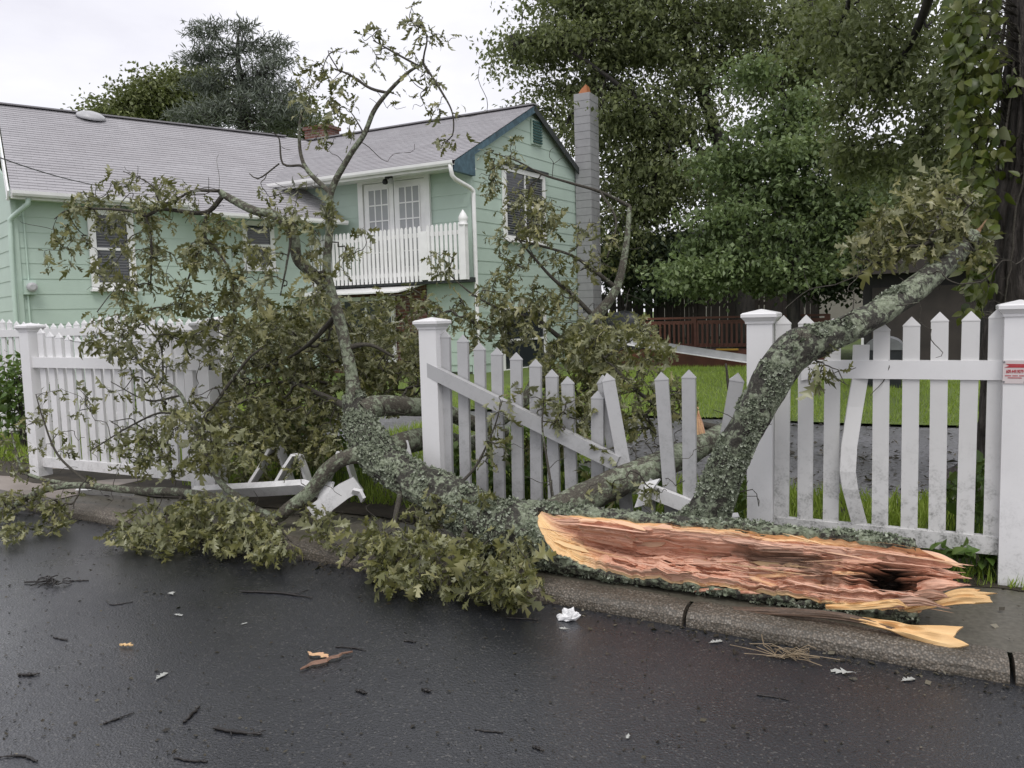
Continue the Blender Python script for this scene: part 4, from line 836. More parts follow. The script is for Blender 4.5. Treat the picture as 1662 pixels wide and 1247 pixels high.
# splinters and tongues
def splinter(pts, wds, th, wdir, colour, ragged=0.012, lab=None):
    p = smooth_path([[*a, w_] for a, w_ in zip(pts, wds)], 40); t = unit(np.gradient(p[:, :3], axis=0)); m = MB(); v = []; cc = []; na_ = 9
    for k in range(40):
        n = unit(np.cross(t[k], wdir)); w_ = np.cross(n, t[k])
        for j in range(na_):
            f = j/(na_-1)*2-1; e = ragged*vnoise(V(f*6, k*.13, p[0, 0]*9)[None])[0]
            b = p[k, :3]+w_*(f*p[k, 3]/2)+t[k]*(e*3.5 if k > 34 else 0)+n*e*.6; v += [b+n*th*.5*(1-f*f*.6), b-n*th*.5]
            s_ = .5+.5*vnoise(V(f*9, k*.06, 3)[None])[0]; cc += [colour[0]*(1-s_)+colour[1]*s_]*2
    q = []
    for k in range(39):
        for j in range(na_-1):
            a = (k*na_+j)*2; b = ((k+1)*na_+j)*2; q += [(a, a+2, b+2, b), (a+1, b+1, b+3, a+3)]
        a = k*na_*2; b = a+na_*2; q += [(a, b, b+1, a+1)]; a += 2*(na_-1); b += 2*(na_-1); q += [(a, a+1, b+1, b)]
    k = 39*na_*2; q += [(k+2*j, k+2*j+2, k+2*j+3, k+2*j+1) for j in range(na_-1)]
    m.add(v, quad=q, col=np.array(cc)); return m.build('splinter', M['torn'], oak, label=lab)
Q = lambda x, y, Y: PY(x, y, Y)
cr2 = V(.66, .40, .17)
splinter([Q(1250, 881, 3.83), Q(1370, 887, 3.82), Q(1440, 893, 3.80), Q(1486, 900, 3.78)], [.05, .05, .045, .03], .03, V(0, .5, .9), (cream, cr2), lab='cream sapwood strip along the upper edge')
splinter([Q(1395, 915, 3.78), Q(1470, 906, 3.77), Q(1520, 908, 3.75), Q(1556, 918, 3.73)], [.06, .07, .055, .008], .035, V(0, .3, .95), (cream, pink))
splinter([Q(1486, 930, 3.74), Q(1520, 931, 3.70), Q(1566, 938, 3.66)], [.05, .05, .006], .03, V(0, .2, .97), (salm, pink))
splinter([Q(1494, 956, 3.68), Q(1522, 950, 3.64), Q(1564, 950, 3.62)], [.05, .055, .01], .04, V(0, .2, .97), (pink, salm))
splinter([Q(1478, 972, 3.62), Q(1512, 966, 3.58), Q(1545, 970, 3.56)], [.04, .045, .008], .03, V(0, .3, .95), (salm, brown))
splinter([Q(1430, 982, 3.56), Q(1490, 976, 3.54), Q(1530, 985, 3.52)], [.035, .035, .006], .02, V(0, .3, .95), (pink, brown))
splinter([Q(1470, 990, 3.60), Q(1520, 978, 3.57), Q(1560, 968, 3.54), Q(1602, 969, 3.52)], [.02, .04, .06, .055], .012, V(0, .45, .9), (cream, cr2), .018, 'long cream tongue of wood at the right hand tip')
splinter([Q(1380, 1002, 3.44), Q(1430, 1014, 3.43), Q(1490, 1026, 3.42), Q(1552, 1036, 3.41)], [.02, .035, .065, .1], .012, V(0, .75, .66), (cream, cr2), .02, 'lower cream tongue resting on the pavement')
splinter([Q(1190, 990, 3.47), Q(1290, 994, 3.45), Q(1380, 1003, 3.44), Q(1470, 1028, 3.42)], [.03, .035, .03, .012], .015, V(0, .6, .8), (brown, V(.05, .04, .03)), .01, 'dark bark strip below the torn face')
splinter([Q(1340, 985, 3.5), Q(1400, 984, 3.49), Q(1450, 979, 3.5), Q(1465, 982, 3.5)], [.02, .028, .03, .004], .012, V(0, .4, .9), (cream, cr2))
for k in range(12):
    x = rng.uniform(1000, 1440); y = 880+(x-1000)*.035+rng.uniform(25, 75); L = rng.uniform(30, 75); a = Q(x, y, 3.63-(y-930)*.0013); b = Q(x+L, y+rng.uniform(-5, 6), 3.60-(y-930)*.0013)
    splinter([a, (a+b)/2+V(0, -.006, .003), b+V(0, -.012, .004)], [.012, .016, .003], .007, V(0, .3, .95), (pink, cream) if k % 2 else (salm, pink))
# loose slabs and fibres lying along the tear
def shards(n, mb):
    for _ in range(n):
        u_ = rng.random(); iu = int(rng.uniform(.02, .93)*NU); iv = int(rng.uniform(.06, .94)*NVv)
        if holex[iu, iv] > .15: continue
        L = rng.uniform(.06, .48)*(1 if u_ < .75 else .5); wd = rng.uniform(.004, .011) if u_ < .45 else rng.uniform(.002, .005) if u_ < .93 else rng.uniform(.018, .03); th = wd*rng.uniform(.25, .7)
        p0 = P[iu, iv]; N1 = N_[iu, iv]; A1 = unit(P[min(iu+6, NU-1), iv]-P[max(iu-6, 0), iv]); A1 = unit(A1+rng.normal(size=3)*.035+N1*rng.normal()*.05); W1 = np.cross(N1, A1); k_ = 7; v_ = []
        tl = rng.normal()*.4; W2 = W1*math.cos(tl)+N1*math.sin(tl); N2 = np.cross(A1, W2)
        for q in range(k_):
            f = q/(k_-1); s_ = (f-.5)*L; tap = min(1, (1-f)*rng.uniform(2.5, 6)+.08)*min(1, f*rng.uniform(4, 12)+.15); e_ = vnoise(V(f*5, iu*.31, iv*.17)[None])[0]*wd*.35
            for a_, b_ in ((-1, -.6), (1, -.6), (.85, 1), (-.85, 1)): v_.append(p0+A1*s_+W2*(a_*wd*tap*.5+e_)+N2*(b_*th*tap*.5+th*.35))
        c_ = col[iu, iv]; t_ = rng.random(); c_ = c_*(.62+.5*rng.random())+(cream-c_)*(.55*(t_ > .7)*rng.random())
        mb.add(v_, quad=[(q*4+j, q*4+(j+1) % 4, q*4+4+(j+1) % 4, q*4+4+j) for q in range(k_-1) for j in range(4)]+[(3, 2, 1, 0), (k_*4-4, k_*4-3, k_*4-2, k_*4-1)], col=np.broadcast_to(c_, (k_*4, 3)))
m = MB(); shards(200, m); m.build('torn_fibres', M['torn'], oak, kind='stuff')
# limbs
def limb(spec, name='limb', sides=30, step=.016, mat=None, amp=.1, seed=0.):
    pts = np.array([[*PY(x, y, Y), r] for x, y, Y, r in spec]); L = np.linalg.norm(np.diff(pts[:, :3], axis=0), axis=1).sum(); n = max(8, int(L/step)); p = smooth_path(pts, n)
    t, u, b = frames(p[:, :3]); a = np.linspace(0, 2*np.pi, sides, endpoint=False); d_ = np.cos(a)[None, :, None]*u[:, None]+np.sin(a)[None, :, None]*b[:, None]
    c = p[:, None, :3]+d_*p[:, 3][:, None, None]; s_ = np.linspace(0, L, n)[:, None]+0*a[None]
    q_ = np.stack([s_*8, np.cos(a)[None]*p[:, 3:4]*28+seed, np.sin(a)[None]*p[:, 3:4]*28], -1)
    dsp = amp*(.8*fbm(q_, 3)+.5*fbm(q_*3+9, 2)+.7*fbm(q_*.2+4, 2)); c = p[:, None, :3]+d_*(p[:, 3][:, None]*(1+dsp))[..., None]
    i = np.arange(n-1)[:, None]*sides; j = np.arange(sides)[None]; j2 = (j+1) % sides
    mb = MB().add(c.reshape(-1, 3), quad=np.stack([i+j, i+j2, i+sides+j2, i+sides+j], -1).reshape(-1, 4), tri=[((n-1)*sides, (n-1)*sides+k, (n-1)*sides+k+1) for k in range(1, sides-1)])
    mb.build(name, mat or M['limb_bark'], oak, smooth=True); return p
sk = []                                                           # (point, radius) rows the twigs may spring from
def B_(spec, **k):
    p = limb(spec, **k); sk.append(p[::3]); return p
pA = B_([(1105, 905, 3.97, .09), (1134, 868, 3.95, .135), (1150, 838, 3.93, .11), (1166, 800, 3.91, .095), (1192, 735, 3.89, .085), (1232, 655, 3.90, .081), (1266, 595, 3.94, .09), (1298, 564, 3.98, .086), (1345, 548, 4.06, .069), (1420, 512, 4.2, .062), (1490, 465, 4.42, .058), (1545, 418, 4.62, .054), (1580, 385, 4.75, .048)], name='limb', sides=56, step=.011, mat=M['lichen_bark'], amp=.16)
limb([(1300, 572, 3.96, .06), (1302, 548, 3.95, .05), (1302, 536, 3.95, .035)], name='branch_stub', sides=20, amp=.3)
e = pA[-1]; splinter([e[:3]-V(.0, 0, .03), e[:3]+V(.01, .01, .01), e[:3]+V(.03, .015, .045)], [.05, .04, .01], .02, V(0, 0, 1), (cream*.5, salm*.6), .03, 'pale broken tip of the leaning limb')
pB_ = B_([(870, 862, 3.82, .12), (900, 838, 3.88, .1), (955, 806, 4.02, .085), (1030, 772, 4.26, .078), (1110, 738, 4.6, .072), (1180, 700, 4.95, .06), (1205, 686, 5.1, .05)], mat=M['limb_bark'], amp=.12)
splinter([PY(1140, 715, 4.75), PY(1136, 690, 4.75), PY(1133, 668, 4.76)], [.05, .04, .005], .02, V(1, 0, 0), (cream, salm))
pC = B_([(585, 672, 4.2, .085), (610, 660, 4.32, .075), (660, 660, 4.55, .065), (720, 668, 4.85, .058), (790, 690, 5.2, .052), (850, 650, 5.45, .05), (880, 600, 5.6, .05), (915, 553, 5.7, .048), (965, 515, 5.8, .045), (1000, 468, 5.9, .034), (1016, 400, 6.0, .024), (1022, 335, 6.1, .016)], mat=M['limb_bark'])
B_([(610, 745, 4.1, .1), (650, 722, 4.4, .08), (700, 712, 4.8, .075), (760, 720, 5.2, .06), (820, 700, 5.6, .045)], mat=M['limb_bark'])
for sp_ in ([(1022, 335, 6.1, .016), (975, 312, 6.0, .012), (925, 297, 5.9, .01), (880, 283, 5.85, .008), (840, 262, 5.8, .006), (805, 250, 5.75, .004)],
            [(1000, 468, 5.9, .02), (965, 440, 5.8, .014), (928, 415, 5.75, .011), (880, 400, 5.7, .009), (835, 388, 5.65, .005)],
            [(965, 515, 5.8, .02), (930, 480, 5.7, .016), (895, 450, 5.6, .012), (862, 413, 5.55, .009), (838, 385, 5.5, .005)],
            [(915, 553, 5.7, .02), (870, 520, 5.6, .014), (820, 505, 5.5, .01), (770, 480, 5.45, .007), (722, 440, 5.4, .004)],
            [(975, 312, 6.0, .01), (1000, 360, 5.9, .008), (985, 420, 5.8, .006)],
            [(965, 515, 5.8, .02), (985, 560, 5.5, .014), (975, 610, 5.2, .01), (940, 640, 5.0, .006)],
            [(1180, 700, 4.95, .03), (1110, 680, 4.9, .018), (1040, 640, 4.9, .012), (990, 590, 4.9, .007)],
            [(1205, 686, 5.1, .03), (1185, 640, 5.1, .012), (1178, 590, 5.1, .006)]): B_(sp_, sides=8, step=.03, mat=M['twig'], amp=.15)
pE = B_([(577, 668, 4.22, .068), (572, 620, 4.25, .046), (562, 565, 4.26, .04), (548, 510, 4.27, .038), (536, 470, 4.28, .035), (530, 432, 4.28, .028), (534, 385, 4.29, .025), (537, 314, 4.3, .023), (565, 257, 4.32, .02), (591, 218, 4.34, .017), (607, 180, 4.36, .015), (629, 151, 4.38, .013), (661, 119, 4.4, .01), (687, 103, 4.4, .008)], sides=16, step=.02)
for sp_ in ([(536, 474, 4.28, .036), (508, 444, 4.24, .036), (484, 423, 4.2, .035), (477, 386, 4.16, .035), (468, 370, 4.14, .033), (442, 348, 4.1, .03), (418, 344, 4.06, .028), (395, 334, 4.03, .026), (363, 316, 4.0, .022), (356, 310, 3.98, .016)],
            [(537, 314, 4.3, .018), (501, 279, 4.3, .015), (488, 250, 4.3, .012), (486, 208, 4.3, .01), (491, 180, 4.3, .006)]): B_(sp_, sides=14, step=.025)
for sp_ in ([(501, 279, 4.3, .01), (488, 269, 4.28, .009), (459, 266, 4.25, .007), (453, 225, 4.25, .005), (440, 215, 4.2, .003)], [(453, 266, 4.25, .006), (420, 290, 4.2, .005), (405, 282, 4.18, .003)],
            [(356, 310, 3.98, .012), (316, 310, 3.95, .009), (300, 316, 3.93, .008), (282, 330, 3.92, .004)],
            [(363, 316, 4.0, .018), (341, 342, 3.98, .016), (319, 346, 3.96, .014), (294, 343, 3.94, .013), (260, 340, 3.92, .012), (237, 350, 3.9, .011), (206, 342, 3.88, .01), (151, 339, 3.86, .008), (109, 342, 3.84, .006), (88, 356, 3.82, .003)],
            [(341, 342, 3.98, .012), (332, 361, 3.96, .011), (332, 390, 3.94, .009), (351, 406, 3.94, .008), (376, 449, 3.95, .006), (380, 520, 3.95, .004)], [(332, 390, 3.94, .008), (317, 420, 3.92, .006), (290, 500, 3.9, .004)],
            [(237, 350, 3.9, .008), (246, 400, 3.9, .007), (244, 470, 3.9, .005)], [(300, 316, 3.93, .006), (262, 330, 3.9, .006), (245, 300, 3.88, .004), (200, 278, 3.86, .003)],
            [(442, 348, 4.1, .012), (470, 380, 4.05, .01), (465, 430, 4.0, .007), (455, 480, 3.98, .004)],
            [(687, 103, 4.4, .008), (688, 90, 4.4, .006), (693, 61, 4.4, .005), (682, 35, 4.4, .003)], [(687, 103, 4.4, .008), (716, 148, 4.38, .007), (734, 183, 4.36, .005), (735, 218, 4.35, .004), (722, 231, 4.34, .003)],
            [(677, 106, 4.4, .007), (639, 85, 4.42, .006), (606, 66, 4.44, .004)], [(629, 151, 4.38, .01), (600, 143, 4.38, .009), (568, 122, 4.38, .007), (543, 112, 4.38, .005)], [(591, 218, 4.34, .006), (575, 190, 4.34, .004), (566, 178, 4.34, .003)],
            [(734, 183, 4.36, .004), (752, 190, 4.36, .002)], [(693, 61, 4.4, .003), (712, 55, 4.4, .002)],
            [(562, 565, 4.26, .02), (600, 560, 4.3, .012), (640, 580, 4.4, .008)], [(548, 510, 4.27, .02), (500, 560, 4.4, .014), (450, 590, 4.6, .01), (410, 600, 4.8, .006)],
            [(577, 668, 4.2, .03), (520, 640, 4.4, .018), (460, 620, 4.7, .012), (400, 640, 5.0, .007)]): B_(sp_, sides=8, step=.03, mat=M['twig'], amp=.15)
pG = B_([(600, 738, 4.05, .06), (565, 742, 3.98, .05), (534, 760, 3.92, .047), (503, 799, 3.86, .044), (472, 824, 3.8, .042), (446, 842, 3.76, .036), (421, 838, 3.74, .03), (392, 812, 3.74, .024), (360, 786, 3.76, .02), (335, 745, 3.8, .017), (318, 700, 3.84, .015), (294, 642, 3.88, .013), (265, 618, 3.9, .012), (229, 593, 3.9, .011), (212, 557, 3.9, .008), (178, 538, 3.9, .004)], sides=16, step=.02)
for sp_ in ([(446, 842, 3.76, .03), (380, 815, 3.74, .028), (300, 800, 3.74, .028), (216, 796, 3.74, .026), (120, 788, 3.72, .025), (60, 800, 3.66, .023), (0, 834, 3.56, .02), (-60, 860, 3.5, .015)], [(120, 788, 3.72, .016), (60, 775, 3.72, .012), (34, 758, 3.72, .009), (18, 700, 3.74, .006)]): B_(sp_, sides=14, step=.025)
for sp_ in ([(335, 745, 3.8, .014), (330, 685, 3.8, .012), (356, 646, 3.84, .011), (400, 586, 3.9, .009), (430, 562, 3.95, .005)], [(318, 700, 3.84, .01), (270, 670, 3.8, .008), (215, 690, 3.76, .006), (150, 730, 3.74, .004)],
            [(150, 790, 3.72, .01), (95, 740, 3.74, .008), (70, 680, 3.76, .006), (58, 640, 3.78, .003)], [(300, 800, 3.74, .012), (270, 840, 3.62, .009), (230, 870, 3.5, .006), (190, 890, 3.4, .003)],
            [(472, 826, 3.8, .015), (420, 860, 3.6, .01), (350, 880, 3.45, .006), (290, 885, 3.4, .003)], [(650, 800, 3.86, .02), (640, 860, 3.66, .014), (650, 900, 3.45, .009), (680, 940, 3.28, .005)], [(760, 850, 3.72, .02), (750, 890, 3.5, .012), (790, 930, 3.32, .007), (850, 955, 3.2, .004)], [(640, 860, 3.66, .012), (590, 890, 3.5, .008), (560, 920, 3.35, .004)],
            [(294, 642, 3.88, .008), (240, 650, 3.85, .006), (180, 620, 3.84, .003)], [(730, 800, 3.9, .012), (770, 760, 4.05, .008), (800, 700, 4.12, .005), (815, 650, 4.16, .003)], [(900, 830, 3.9, .01), (890, 760, 4.08, .007), (880, 690, 4.14, .005), (885, 640, 4.18, .003)], [(265, 618, 3.9, .007), (260, 560, 3.9, .005), (230, 520, 3.9, .003)]): B_(sp_, sides=8, step=.03, mat=M['twig'], amp=.15)
SK = np.vstack(sk)
# leaf clouds: px centre, px half sizes, plane range, clusters, leaves each
clouds = [(805, 700, 45, 60, 4.08, 4.22, 9, 4), (880, 660, 50, 40, 4.1, 4.25, 10, 4), (1560, 395, 40, 30, 4.6, 4.85, 20, 5), (330, 560, 50, 40, 3.9, 4.2, 18, 5), (560, 600, 60, 70, 4.6, 5.6, 60, 7), (712, 848, 45, 16, 3.68, 3.9, 14, 5), (165, 390, 100, 80, 3.7, 4.1, 105, 6), (250, 330, 90, 40, 3.75, 4.1, 45, 6), (265, 430, 60, 70, 3.8, 4.1, 40, 6), (370, 440, 70, 90, 3.75, 4.15, 90, 6), (360, 520, 110, 45, 3.75, 4.1, 60, 6), (490, 340, 60, 50, 3.95, 4.3, 40, 6), (500, 440, 50, 70, 3.95, 4.25, 34, 5), (570, 400, 25, 60, 4.1, 4.3, 12, 4),
          (205, 540, 70, 60, 3.6, 4.0, 55, 6), (270, 620, 110, 60, 3.6, 4.0, 32, 5), (110, 700, 55, 90, 3.6, 3.9, 26, 4), (25, 740, 40, 90, 3.55, 3.9, 26, 5), (300, 725, 120, 50, 3.5, 4.0, 115, 6), (430, 720, 120, 60, 4.0, 4.8, 140, 6), (400, 690, 70, 60, 4.0, 4.4, 60, 6), (500, 690, 60, 60, 4.2, 4.9, 70, 6), (630, 590, 70, 70, 4.7, 5.6, 60, 7), (470, 520, 80, 40, 4.6, 5.6, 50, 7),
          (450, 620, 110, 110, 4.5, 5.8, 300, 7), (520, 560, 110, 80, 4.5, 5.8, 180, 7), (640, 540, 90, 70, 4.6, 5.8, 120, 7), (640, 620, 70, 50, 4.7, 5.8, 60, 6), (310, 845, 130, 38, 3.25, 3.65, 130, 6), (240, 880, 80, 25, 3.15, 3.4, 50, 5), (400, 880, 60, 32, 3.2, 3.5, 60, 6), (60, 830, 60, 40, 3.3, 3.7, 45, 6), (15, 865, 25, 22, 3.15, 3.4, 14, 5), (500, 860, 70, 25, 3.4, 3.8, 24, 5),
          (640, 890, 90, 32, 3.2, 3.65, 75, 6), (720, 930, 130, 40, 3.08, 3.5, 110, 6), (830, 950, 60, 26, 3.08, 3.35, 36, 6), (800, 890, 80, 30, 3.35, 3.6, 40, 5), (760, 810, 60, 25, 3.62, 3.75, 10, 4),
          (520, 130, 50, 50, 4.25, 4.45, 26, 4), (525, 180, 55, 50, 4.2, 4.45, 40, 5), (545, 230, 30, 40, 4.25, 4.4, 8, 4), (655, 50, 45, 45, 4.3, 4.5, 24, 5), (610, 100, 55, 45, 4.3, 4.5, 20, 4), (720, 65, 25, 20, 4.35, 4.45, 7, 4), (675, 140, 40, 30, 4.35, 4.45, 12, 4), (710, 150, 20, 40, 4.3, 4.4, 8, 4), (735, 200, 25, 40, 4.3, 4.4, 8, 3), (720, 235, 22, 14, 4.3, 4.4, 6, 4), (590, 250, 12, 14, 4.3, 4.4, 2, 4),
          (815, 300, 40, 50, 5.4, 6.0, 22, 5), (870, 350, 45, 40, 5.4, 6.0, 40, 6), (820, 245, 35, 16, 5.5, 5.9, 7, 5), (800, 400, 20, 40, 5.4, 5.8, 8, 5), (870, 450, 80, 40, 5.3, 5.9, 36, 5), (860, 525, 90, 40, 5.2, 5.9, 60, 6), (965, 420, 35, 60, 5.6, 6.0, 18, 5), (940, 600, 70, 55, 4.7, 5.6, 100, 6), (1000, 560, 90, 50, 4.7, 5.6, 85, 6), (1040, 650, 90, 50, 4.5, 5.2, 60, 5), (960, 680, 100, 45, 4.45, 5.0, 60, 5), (720, 440, 40, 40, 5.3, 5.6, 9, 5), (780, 520, 60, 60, 5.2, 5.8, 40, 6), (880, 720, 70, 35, 4.45, 4.9, 28, 5),
          (1470, 370, 75, 45, 4.45, 4.9, 60, 6), (1520, 330, 50, 50, 4.6, 4.95, 36, 6), (1420, 400, 40, 30, 4.35, 4.7, 22, 5), (1340, 605, 22, 34, 3.98, 4.05, 7, 5), (1390, 598, 6, 8, 4.1, 4.12, 1, 2), (930, 690, 60, 60, 4.15, 4.4, 18, 4), (1000, 800, 80, 40, 3.9, 4.3, 14, 3)]
tg = []; per = []
for cx_, cy_, rx, ry, Y0, Y1, n, lv in clouds:
    n = int(n*(.42 if cy_ < 270 and cx_ < 780 else .6 if cy_ < 480 and cx_ < 600 else .75 if cy_ < 640 and cx_ < 420 else .6 if cy_ > 835 and Y1 < 3.75 else .62 if cx_ < 130 else .75 if cy_ < 790 and cx_ < 420 else .9 if cx_ < 700 else 1.))
    for _ in range(n):
        a = rng.uniform(0, 2*np.pi); r = math.sqrt(rng.random()); x, y = cx_+rx*r*math.cos(a), cy_+ry*r*math.sin(a); p = PY(x, y, rng.uniform(Y0, Y1)); gz = .03 if p[1] < kerbY(p[0]) else ZP+.03
        if p[2] < gz: p = PZ(x, y, gz+abs(rng.normal())*.03)
        tg.append(p); per.append(int(lv*1.35))
for _ in range(420):                                              # bare twigs
    i_ = int(rng.integers(len(SK))); p = SK[i_, :3]+rand_dir(1)[0]*rng.uniform(.12, .4); p[2] = max(p[2], .1); tg.append(p); per.append(0)
tg = np.array(tg); per = np.array(per)
paths, ends = grow(SK[:, :3], SK[:, 3], tg, sag=.05, r0=.0022, p=.42, wob=.11, rmax=.016)
m = MB()
for p_, r_ in paths: m.tube(smooth_path(p_, 8), np.interp(np.linspace(0, 3, 8), range(4), r_), 4, cap=False)
m.build('twigs', M['twig'], oak, smooth=True, kind='stuff')
k = np.repeat(np.arange(len(tg)), per); n = len(k)
e = ends[k]; back_ = rng.uniform(0, .13, n); base_ = tg[k]-e*back_[:, None]+rng.normal(size=(n, 3))*.012
ax = unit(e*.45+rng.normal(size=(n, 3))*.7+V(-.1, 0, -.5)); nm = unit(rng.normal(size=(n, 3))*.95+V(0, -.2, .5))
sz = np.clip(rng.lognormal(-2.7, .3, n), .035, .125); gz = np.where(base_[:, 1] < kerbY(base_[:, 0]), .012, ZP+.012); tip = base_+ax*sz[:, None]
flat = (tip[:, 2] < gz); ax[flat, 2] = np.abs(ax[flat, 2])*.3+.02; ax = unit(ax); base_[:, 2] = np.maximum(base_[:, 2], gz)
rd = np.clip(rng.normal(.45, .22, n)+.12*fbm(base_*2.2, 2), 0, 1)
dep = (base_-CAM)@CF; rel = base_-CAM; ppx = 831+FPX*(rel@CR)/dep; ppy = 623.5-FPX*(rel@CU)/dep
score = sz/dep*((ppx > 5) & (ppx < 1655) & (ppy > 5) & (ppy < 1240)); big = np.argsort(-score)[:300]
lm = []
for i_, (v_, t_, q_) in enumerate(OAK):
    for rr_ in (.3, .55, .8): lm.append(MB().add(v_, quad=q_, rnd=np.full(len(v_), rr_)).mesh('leaf', M['oak'], True))
s_, a_, n_ = leaf_frames(ax, nm)
for b in big: put('leaf', lm[int(rng.integers(len(lm)))], oak, mat4(base_[b], s_[b]*sz[b], a_[b]*sz[b], n_[b]*sz[b]))
keep = np.ones(n, bool); keep[big] = False; m = MB(); scatter(m, OAK, base_[keep], ax[keep], nm[keep], sz[keep], rd[keep]); m.build('foliage', M['oak'], oak, smooth=True, kind='stuff')
# lichen: ragged flakes standing off the bark
def flakes(C, N_, n, smin, smax_, mb):
    i_ = rng.integers(len(C), size=n); nrm = unit(N_[i_]+rng.normal(size=(n, 3))*.45); t = unit(np.cross(nrm, rand_dir(n))); b = np.cross(nrm, t); r = rng.uniform(smin, smax_, n)
    a = np.linspace(0, 2*np.pi, 6, endpoint=False); rad = r[:, None]*rng.uniform(.55, 1.2, (n, 6)); c = C[i_]+N_[i_]*rng.uniform(0, .006, n)[:, None]
    ring = c[:, None]+rad[..., None]*(np.cos(a)[None, :, None]*t[:, None]+np.sin(a)[None, :, None]*b[:, None])+N_[i_][:, None]*(rng.uniform(0, .012, (n, 6))[..., None]); v = np.concatenate([c[:, None], ring], 1)
    f = np.array([(0, j+1, (j+1) % 6+1) for j in range(6)]); mb.add(v.reshape(-1, 3), tri=(f[None]+(np.arange(n)*7)[:, None, None]).reshape(-1, 3), rnd=np.repeat(np.clip(rng.normal(.5, .28, n), 0, 1), 7))
m = MB(); C = (TC[ib][:, None]+dirs*(rr-.002)[..., None]); Nn = dirs
selm = (fbm(C*7, 3)+.35*fbm(C*21, 2) > -.05) & (Nn@V(0, -.7, .7) > -.35); flakes(C[selm], Nn[selm], 7500, .003, .0125, m)
t, u_, b_ = frames(pA[:, :3]); aa = np.linspace(0, 2*np.pi, 40, endpoint=False); dA = np.cos(aa)[None, :, None]*u_[:, None]+np.sin(aa)[None, :, None]*b_[:, None]; CA_ = pA[:, None, :3]+dA*(pA[:, 3]*1.0)[:, None, None]
fade = np.linspace(1.1, -.6, len(pA))[:, None]; selA = (fbm(CA_*7, 3)+.35*fbm(CA_*21, 2) > .3-.45*fade) & (dA@V(-.2, -.5, .7) > -.2); flakes(CA_[selA], dA[selA], 3000, .003, .011, m)
m.build('lichen', M['lichen_flake'], oak, kind='stuff')
# ================================================================== standing trees
def crown(name, label, trunk, blobs, leaf, mat, size, per, spread, group=None, bark=None, r0=.012, rmax=.2, up=.25, droop=.2, shell=.35, sag=.05, cat='tree', dens=1.):
    """trunk: list of polylines [(point, r)...]; blobs: (centre, radii, clusters)"""
    base_ = trunk[0][0][0]; t = thing(name, label, cat, (base_[0], base_[1], base_[2]), group)
    seeds = []; m = MB()
    for ln in trunk:
        p = smooth_path([[*a, r] for a, r in ln], 26); p[1:, :3] += rng.normal(size=(25, 3))*p[1:, 3:4]*.1; m.tube(p[:, :3], p[:, 3], 12); seeds.append(p[8:])
    m.build('trunk', bark or M['bg_bark'], t, smooth=True); seeds = np.vstack(seeds); T_ = []
    for c, rd_, n in blobs:
        n = max(3, int(n*dens))
        d_ = rand_dir(n)*(rng.random(n)**shell)[:, None]; T_.append(np.asarray(c)+d_*np.asarray(rd_))
    T_ = np.vstack(T_); T_ = T_[T_[:, 2] > .3]; paths, ends = grow(seeds[:, :3], seeds[:, 3], T_, sag=sag, r0=r0*.5, p=.5, wob=.1, rmax=rmax); m = MB()
    for p_, r_ in paths: m.tube(p_, r_, 5, cap=False)
    m.build('branches', bark or M['bg_bark'], t, smooth=True, kind='stuff')
    n = len(T_)*per; k = np.repeat(np.arange(len(T_)), per); off = rng.normal(size=(n, 3))*np.asarray(spread); pos = T_[k]+off-UP*np.abs(rng.normal(size=n))[:, None]*droop*.3
    ax = unit(ends[k]*.5+rng.normal(size=(n, 3))*.7-UP*droop); nm = unit(rng.normal(size=(n, 3))*.6+UP*(.5+up)); tone = rng.normal(0, .16, len(T_))[k]
    rd = np.clip(.45+tone+rng.normal(0, .2, n), 0, 1); m = MB(); scatter(m, leaf, pos, ax, nm, rng.uniform(.7, 1.25, n)*size, rd); m.build('crown', mat, t, kind='stuff'); return t
g0 = lambda x, d: (lambda p: V(p[0], p[1], .05))(PD(x, 515, d))
D_ = lambda x, y, d: PD(x, y, d)
# big willow oak right of the chimney
d = 23; b1, b2 = g0(1212, d), g0(1262, d+.6)
crown('oak_tree', 'tall dark willow oak with twin stems spreading right of the chimney', [[(b1, .3), (D_(1205, 400, d), .24), (D_(1180, 280, d), .2), (D_(1130, 120, d), .15), (D_(1080, -60, d), .1), (D_(1060, -250, d), .05)], [(b2, .26), (D_(1262, 400, d+.6), .21), (D_(1275, 250, d+.8), .17), (D_(1300, 90, d+1), .12), (D_(1330, -120, d+1), .06)], [(D_(1180, 280, d), .12), (D_(1080, 200, d-.5), .09), (D_(980, 120, d-1), .06), (D_(890, 60, d-1), .03)]],
      [(D_(930, 60, d), (1.7, 1.6, 1.5), 110), (D_(870, 120, d), (.9, 1.2, 1.4), 40), (D_(1010, 20, d), (1.8, 2, 1.6), 110), (D_(1120, 30, d), (2.2, 2, 1.8), 130), (D_(1250, 60, d), (2.2, 2.2, 1.9), 120), (D_(1360, 60, d), (1.8, 2, 1.8), 80), (D_(980, 190, d), (1.3, 1.5, 1.0), 60), (D_(1080, 180, d), (1.7, 1.8, 1.3), 90), (D_(1020, 300, d), (1.0, 1.5, 1.2), 60), (D_(1130, 300, d), (1.6, 1.8, 1.2), 80), (D_(1000, 390, d), (.9, 1.2, .8), 36), (D_(1060, -250, d), (5, 4, 3.2), 150), (D_(1340, -150, d+1), (3, 3, 2.5), 60)],
      NARROW+BROAD, M['far_oak'], .15, 150, (.44, .44, .13), dens=.56, r0=.036, rmax=.13, droop=.45)
d = 17.5; b1 = g0(1292, d)
